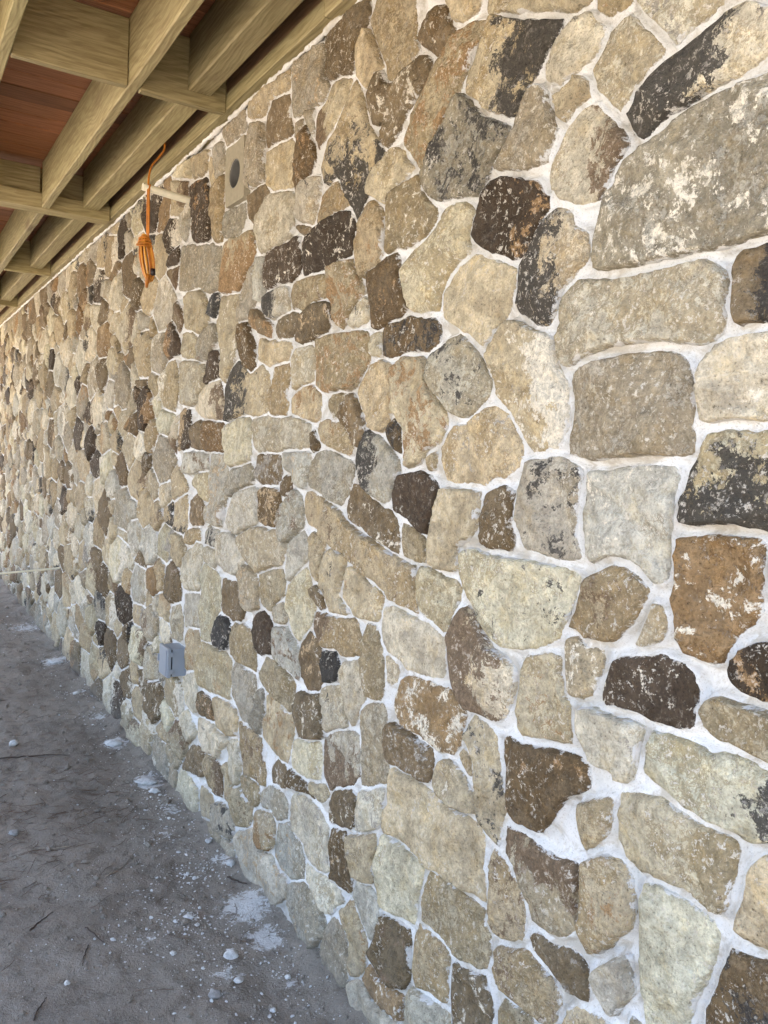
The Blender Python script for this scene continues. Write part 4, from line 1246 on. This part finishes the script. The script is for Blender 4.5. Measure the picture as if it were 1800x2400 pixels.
prof = [(D - 0.006, VR + 0.0005), (D - 0.009, VR - 0.001), (D - 0.009, VR - 0.0045), (D - 0.004, VR - 0.006), (D + 0.05, VR - 0.006), (D + 0.055, VR - 0.011), (D + 0.16, VR - 0.011)]
for x, r in prof:
    for k in range(40):
        g = 2 * math.pi * k / 40
        V.append((x, VC[0] + r * math.cos(g), VC[1] + r * math.sin(g)))
for i in range(len(prof) - 1):
    for k in range(40):
        F.append((i * 40 + k, i * 40 + (k + 1) % 40, (i + 1) * 40 + (k + 1) % 40, (i + 1) * 40 + k))
child_of(new_obj('pipe_sleeve', mesh_from('pipe_sleeve', V, F, SLEEVE)), vent)
V = [(D + 0.158, VC[0] + 0.05 * math.cos(2 * math.pi * k / 24), VC[1] + 0.05 * math.sin(2 * math.pi * k / 24)) for k in range(24)]
child_of(new_obj('pipe_shade_cap', mesh_from('pipe_shade_cap', V, [tuple(range(24))], DARKIN, False)), vent)  # flat dark cap painted as the shade inside the pipe


# ------------------------------------------------------------------ pipe stubs
def pipe_stub(p0, p1, r, label):
    """open plastic pipe end: outer wall, rim, inner wall"""
    p0, p1 = Vector(p0), Vector(p1)
    t = (p1 - p0).normalized()
    a = t.cross(Vector((0, 0, 1))).normalized()
    b = t.cross(a)
    V, F = [], []
    rings = [(p0, r), (p0.lerp(p1, 0.985), r), (p1, r * 0.95), (p1, r * 0.78), (p1 - t * 0.03, r * 0.76)]
    for c, rr_ in rings:
        for k in range(20):
            g = 2 * math.pi * k / 20
            V.append(c + (a * math.cos(g) + b * math.sin(g)) * rr_)
    for i in range(len(rings) - 1):
        for k in range(20):
            F.append((i * 20 + k, i * 20 + (k + 1) % 20, (i + 1) * 20 + (k + 1) % 20, (i + 1) * 20 + k))
    F.append(tuple(range(80, 100)))
    V = [v - p0 for v in V]
    o = new_obj('pipe_stub', mesh_from('pipe_stub', V, F, PVC))
    o.location = p0
    tag(o, label, 'pipe')
    bm = bmesh.new(); bm.from_mesh(o.data); bmesh.ops.recalc_face_normals(bm, faces=bm.faces[:]); bm.to_mesh(o.data); bm.free()
    return o


pipe_stub((1.16, 3.584, 2.571), (0.930, 3.584, 2.591), 0.0155, 'short cream plastic pipe stub under the deck with an orange cord hung on it')
pipe_stub((1.16, 6.353, 0.607), (0.690, 6.356, 0.573), 0.0075, 'thin cream pipe sticking out of the far wall just above the dirt')

# ------------------------------------------------------------------ orange extension cord
cordr = random.Random(3)
cx0, cy0 = 0.953, 3.578
cord = empty('extension_cord', (cx0, cy0, 2.20), 'orange extension cord coiled in a long bundle hanging from the pipe stub', 'cord')


def spline(P, n=8):
    P = [Vector(p) for p in P]
    out = []
    for i in range(len(P) - 1):
        a, b, c, d = P[max(i - 1, 0)], P[i], P[i + 1], P[min(i + 2, len(P) - 1)]
        for k in range(n):
            t = k / n
            out.append(0.5 * ((2 * b) + (c - a) * t + (2 * a - 5 * b + 4 * c - d) * t * t + (3 * b - a - 3 * c + d) * t ** 3))
    out.append(P[-1])
    return out


VW = Vector((0.96, -0.27, 0)).normalized()      # across the line of sight
VD = Vector((0.27, 0.96, 0)).normalized()
hang = [(1.036, 3.66, 2.83), (1.035, 3.65, 2.785), (1.003, 3.62, 2.735), (0.972, 3.605, 2.69), (0.957, 3.59, 2.64), (0.952, 3.576, 2.603), (0.950, 3.574, 2.575), (0.951, 3.576, 2.50), (0.953, 3.578, 2.43), (0.955, 3.578, 2.375)]
child_of(new_obj('lead', tube_mesh('lead', spline(hang, 6), 0.0042, CORD)), cord)
hang2 = [(0.958, 3.572, 2.602), (0.9535, 3.570, 2.570), (0.956, 3.571, 2.50), (0.958, 3.573, 2.43), (0.957, 3.577, 2.37)]
child_of(new_obj('lead', tube_mesh('lead', spline(hang2, 6), 0.0042, CORD)), cord)
cc = Vector((cx0, cy0, 2.298))
for k in range(13):
    ang = math.pi * k / 13 + cordr.uniform(-.15, .15)
    wdt = cordr.uniform(0.016, 0.034)
    hh = cordr.uniform(0.080, 0.095)
    dz = cordr.uniform(-.006, .006)
    L = []
    ax = VW * math.cos(ang) + VD * math.sin(ang)
    sh = ax.cross(Vector((0, 0, 1))) * cordr.uniform(-.016, .016)
    for q in range(28):
        g = 2 * math.pi * q / 28
        sx, sz = math.cos(g), math.sin(g)
        taper = 1.0 - 0.35 * max(0, sz) ** 2
        L.append(cc + sh + ax * (wdt * math.copysign(abs(sx) ** 0.75, sx) * taper) + Vector((0, 0, hh * sz + dz)) + VW * (0.014 * -sz))
    child_of(new_obj('coil_loop', tube_mesh('coil_loop', L, 0.0034, AMBER if k % 2 else CORD, 7, closed=True)), cord)
for k in range(4):
    L = []
    for q in range(20):
        g = 2 * math.pi * q / 20
        L.append(cc + Vector((0, 0, 0.052 + k * 0.0085 + 0.006 * math.sin(g + k))) + (VW * math.cos(g) + VD * math.sin(g)) * (0.030 - 0.003 * k) - VW * 0.010)
    child_of(new_obj('wrap', tube_mesh('wrap', L, 0.0043, CORD, 7, closed=True)), cord)
tail = [cc + VW * 0.010 + Vector((0, 0, -0.07)) - VD * 0.03, cc + VW * 0.006 + Vector((0, 0, -0.10)) - VD * 0.02, cc + VW * 0.004 + Vector((0, 0, -0.118))]
pl = new_obj('plug', tube_mesh('plug', tail, [0.007, 0.009, 0.006], CORD, 10))
child_of(pl, cord)
sk = [cc + VW * 0.028 - VD * 0.034 + Vector((0, 0, -0.048)), cc + VW * 0.030 - VD * 0.036 + Vector((0, 0, -0.072))]
child_of(new_obj('socket', tube_mesh('socket', sk, 0.010, PLUG, 10)), cord)

# ------------------------------------------------------------------ grey electrical box
box = empty('electrical_box', (D, 3.55, 0.52), 'grey weatherproof electrical outlet box on the wall near the ground', 'electrical box')


def bpart(name, *a):
    o = new_obj(name, box_mesh(name, *a))
    child_of(o, box)
    return o


bpart('body', 1.094, 1.16, 3.490, 3.612, 0.520, 0.642, BOXG, 0.004, 2)
bpart('gasket', 1.0885, 1.0945, 3.4935, 3.6085, 0.5235, 0.6385, SEAL, 0.001)
cov = bpart('cover', 1.072, 1.0885, 3.487, 3.615, 0.517, 0.645, BOXG, 0.004, 2)
for zz in (0.535, 0.61):
    bpart('hinge', 1.074, 1.096, 3.4815, 3.4868, zz, zz + 0.02, BOXG, 0.001)
bpart('cover_rib', 1.0685, 1.0722, 3.500, 3.512, 0.526, 0.636, BOXG, 0.001)
bpart('latch', 1.067, 1.088, 3.6152, 3.622, 0.565, 0.597, BOXG, 0.0015)


# ------------------------------------------------------------------ things lying on the dirt
def lump_mesh(name, r, seed, mat, flat=0.6, det=2, el=1.0):
    bm = bmesh.new()
    bmesh.ops.create_icosphere(bm, subdivisions=det, radius=1.0)
    for v in bm.verts:
        c = v.co.copy()
        k = 1 + 0.35 * noise.noise(c * 1.3 + Vector((seed, 0, 0))) + 0.22 * noise.noise(c * 3.1 + Vector((0, seed, 0))) + 0.10 * noise.noise(c * 7 + Vector((0, 0, seed)))
        v.co = Vector((c.x * r * k * el, c.y * r * k / el, c.z * r * k * flat))
    z0 = min(v.co.z for v in bm.verts) * 0.75
    for v in bm.verts:
        v.co.z = max(v.co.z, z0) - z0
    me = bpy.data.meshes.new(name)
    bm.to_mesh(me)
    bm.free()
    me.materials.append(mat)
    me.polygons.foreach_set('use_smooth', [det > 2] * len(me.polygons))
    return me


LUMPS = [
    (0.918, 2.260, 0.021, 0.55, LUMP, 'largest white mortar lump lying on the near dirt'),
    (1.110, 2.775, 0.015, 0.70, LUMP, 'white mortar lump against the base of the wall'),
    (0.590, 4.403, 0.024, 0.65, LUMP, 'whitish stone lump alone on the dirt at the left edge'),
    (0.892, 2.136, 0.014, 0.45, LUMP, 'flat pale mortar chip just in front of the largest white lump'),
    (0.813, 2.107, 0.019, 0.40, GREYLUMP, 'flat dusty grey chip nearest the bottom edge'),
    (0.964, 2.817, 0.008, 0.70, LUMP, 'upper of two small white crumbs lying close together'),
    (0.975, 2.768, 0.008, 0.70, LUMP, 'lower of two small white crumbs lying close together'),
    (0.870, 2.516, 0.014, 0.40, LUMP, 'small white mortar chip on the speckled dirt patch mid foreground'),
    (0.769, 2.348, 0.009, 0.50, LUMP, 'thin white sliver of mortar left of the largest lump'),
    (0.461, 2.320, 0.008, 0.80, LUMP, 'lone round white pebble on the near left dirt'),
    (1.030, 2.100, 0.009, 0.60, LUMP, 'small white crumb between the flat pale chip and the wall'),
    (0.933, 1.985, 0.008, 0.70, LUMP, 'lowest white pebble beside the wall foot'),
    (0.457, 3.361, 0.020, 0.35, GREYLUMP, 'flat grey slab of stone at the left edge of the dirt'),
    (1.052, 3.690, 0.040, 0.30, LUMP, 'wide white heap of spilled mortar below the grey box'),
    (1.058, 3.565, 0.024, 0.35, LUMP, 'broken white mortar pile in front of the wide heap'),
    (1.040, 4.247, 0.040, 0.32, LUMP, 'white mortar mound further along the wall foot'),
    (1.060, 5.960, 0.050, 0.28, LUMP, 'farthest white mortar spill along the wall foot'),
    (1.042, 5.180, 0.022, 0.45, LUMP, 'small white mortar bits midway to the farthest spill'),
    (1.105, 3.000, 0.012, 0.60, LUMP, 'white crumb at the wall foot above the larger wall lump'),
]
for i, (x, y, r, fl, m, lab) in enumerate(LUMPS):
    o = new_obj('mortar_lump' if m is LUMP else 'stone_chip', lump_mesh('lump', r, i * 3.7 + 1, m, fl, 3, random.uniform(.85, 1.2)))
    o.location = (x, y, ground_h(x, y) - 0.002)
    o.rotation_euler.z = random.uniform(0, 6.28)
    tag(o, lab, 'mortar lump' if m is LUMP else 'stone chip', 'lumps and chips on the dirt')

TW = [((0.412, 2.648), (0.490, 2.712), 0.0028, TWIG, 'dark straight twig near the left edge of the dirt'),
      ((0.554, 2.571), (0.604, 2.484), 0.0020, TWIG, 'thin dark forked twig in the middle of the near dirt'),
      ((0.545, 2.493), (0.522, 2.384), 0.0020, TWIG, 'thin dark twig pointing towards the camera on the near dirt'),
      ((0.514, 3.188), (0.622, 3.157), 0.0028, PALETWIG, 'short pale curved stem on the left dirt'),
      ((0.682, 2.898), (0.870, 3.070), 0.0022, PALETWIG, 'long pale stem lying towards the wall'),
      ((1.075, 2.70), (1.108, 2.622), 0.0035, TWIG, 'stubby dark stick at the wall foot beside the white lump'),
      ((0.505, 4.213), (0.804, 4.133), 0.0035, TWIG, 'long brown stalk beyond the lone whitish lump'),
      ((0.363, 2.210), (0.398, 2.286), 0.0024, TWIG, 'dark twig at the bottom left corner')]
for i, (a, b, r, m, lab) in enumerate(TW):
    P = []
    av, bv = Vector(a), Vector(b)
    L = (bv - av).length
    nrm = Vector((-(bv - av).y, (bv - av).x)) / L
    for k in range(13):
        t = k / 12
        q = av.lerp(bv, t) + nrm * (L * 0.07 * math.sin(t * 3.0 + i) + 0.004 * noise.noise((t * 9, i, 0)))
        P.append((q.x, q.y, ground_h(q.x, q.y) + r * 0.9 + 0.003 * abs(noise.noise((t * 4, i, 4)))))
    me = tube_mesh('twig', P, [r * (1.1 - 0.6 * k / 12) for k in range(13)], m, 6)
    o = new_obj('twig', me)
    cen = Vector(P[0])
    me.transform(Matrix.Translation(-cen))
    o.location = cen
    tag(o, lab, 'twig', 'twigs on the dirt')

# grit: small crumbs nobody could count
gr = random.Random(21)
bm = bmesh.new()
bmesh.ops.create_icosphere(bm, subdivisions=1, radius=1.0)
ICO_V = [v.co.copy() for v in bm.verts]
ICO_F = [tuple(v.index for v in f.verts) for f in bm.faces]
bm.free()


def scatter(name, n, pick, mat, label, cat):
    V, F = [], []
    for i in range(n):
        x, y, r = pick()
        if x > 1.125:
            continue
        z = ground_h(x, y)
        b = len(V)
        a = gr.uniform(0, 6.28)
        ca, sa = math.cos(a), math.sin(a)
        sx, sy, sz = gr.uniform(.7, 1.4), gr.uniform(.6, 1.1), gr.uniform(.4, .9)
        for v in ICO_V:
            k = gr.uniform(.72, 1.2) * r
            px, py, pz = v.x * k * sx, v.y * k * sy, v.z * k * sz
            V.append((x + px * ca - py * sa, y + px * sa + py * ca, z + pz + r * 0.2))
        F += [tuple(q + b for q in f) for f in ICO_F]
    o = new_obj(name, mesh_from(name, V, F, mat, False))
    tag(o, label, cat, kind='stuff')


def pick_white():
    if gr.random() < 0.62:
        a, b, r, k = gr.choice(SPL)
        return gr.gauss(a, r * 0.75), gr.gauss(b, r * 1.0), min(0.009, 0.0014 + gr.expovariate(1 / 0.0014))
    y = 1.6 + 6.5 * gr.random() ** 1.8
    x = 1.12 - abs(gr.gauss(0, 0.42))
    return x, y, min(0.007, 0.0012 + gr.expovariate(1 / 0.0009))


def pick_grey():
    y = 1.6 + 6.5 * gr.random() ** 1.6
    return gr.uniform(-0.1, 1.12), y, min(0.016, 0.002 + gr.expovariate(1 / 0.0028))


scatter('mortar_crumbs', 2300, pick_white, LUMP, 'white mortar crumbs and grit scattered along the wall foot', 'grit')
scatter('dirt_clods', 2600, pick_grey, DIRT, 'small grey clods loose on the packed dirt', 'grit')

# pine straw in loose drifts
V, F = [], []
DR = [(0.62, 3.55, 0.20, 0.10), (0.55, 3.40, 0.18, 0.10), (0.75, 3.42, 0.15, 0.08), (0.45, 3.0, 0.12, 0.15), (0.70, 4.1, 0.15, 0.12), (0.62, 4.9, 0.15, 0.3), (0.85, 3.75, 0.1, 0.1)]
for i in range(300):
    a, b, rx, ry = gr.choice(DR) if gr.random() < 0.8 else (0.6, 3.2, 0.35, 0.9)
    x, y = gr.gauss(a, rx), gr.gauss(b, ry)
    if x > 1.1:
        continue
    L = gr.uniform(0.03, 0.11)
    g = gr.gauss(0.2, 0.9)
    cv = gr.uniform(-.7, .7)
    w = gr.uniform(0.0005, 0.0009)
    b0 = len(V)
    for k in range(5):
        t = k / 4 - 0.5
        gg = g + cv * t
        px, py = x + L * t * math.cos(gg), y + L * t * math.sin(gg)
        z = ground_h(px, py) + 0.0025 + gr.uniform(0, 0.002)
        nx, ny = -math.sin(gg) * w, math.cos(gg) * w
        V += [(px + nx, py + ny, z), (px, py, z + w * 1.6), (px - nx, py - ny, z)]
    for k in range(4):
        q = b0 + k * 3
        F += [(q, q + 3, q + 4, q + 1), (q + 1, q + 4, q + 5, q + 2), (q + 2, q + 5, q + 3, q)]
o = new_obj('pine_straw', mesh_from('pine_straw', V, F, STRAW))
tag(o, 'brown pine straw strewn across the dirt', 'pine straw', kind='stuff')
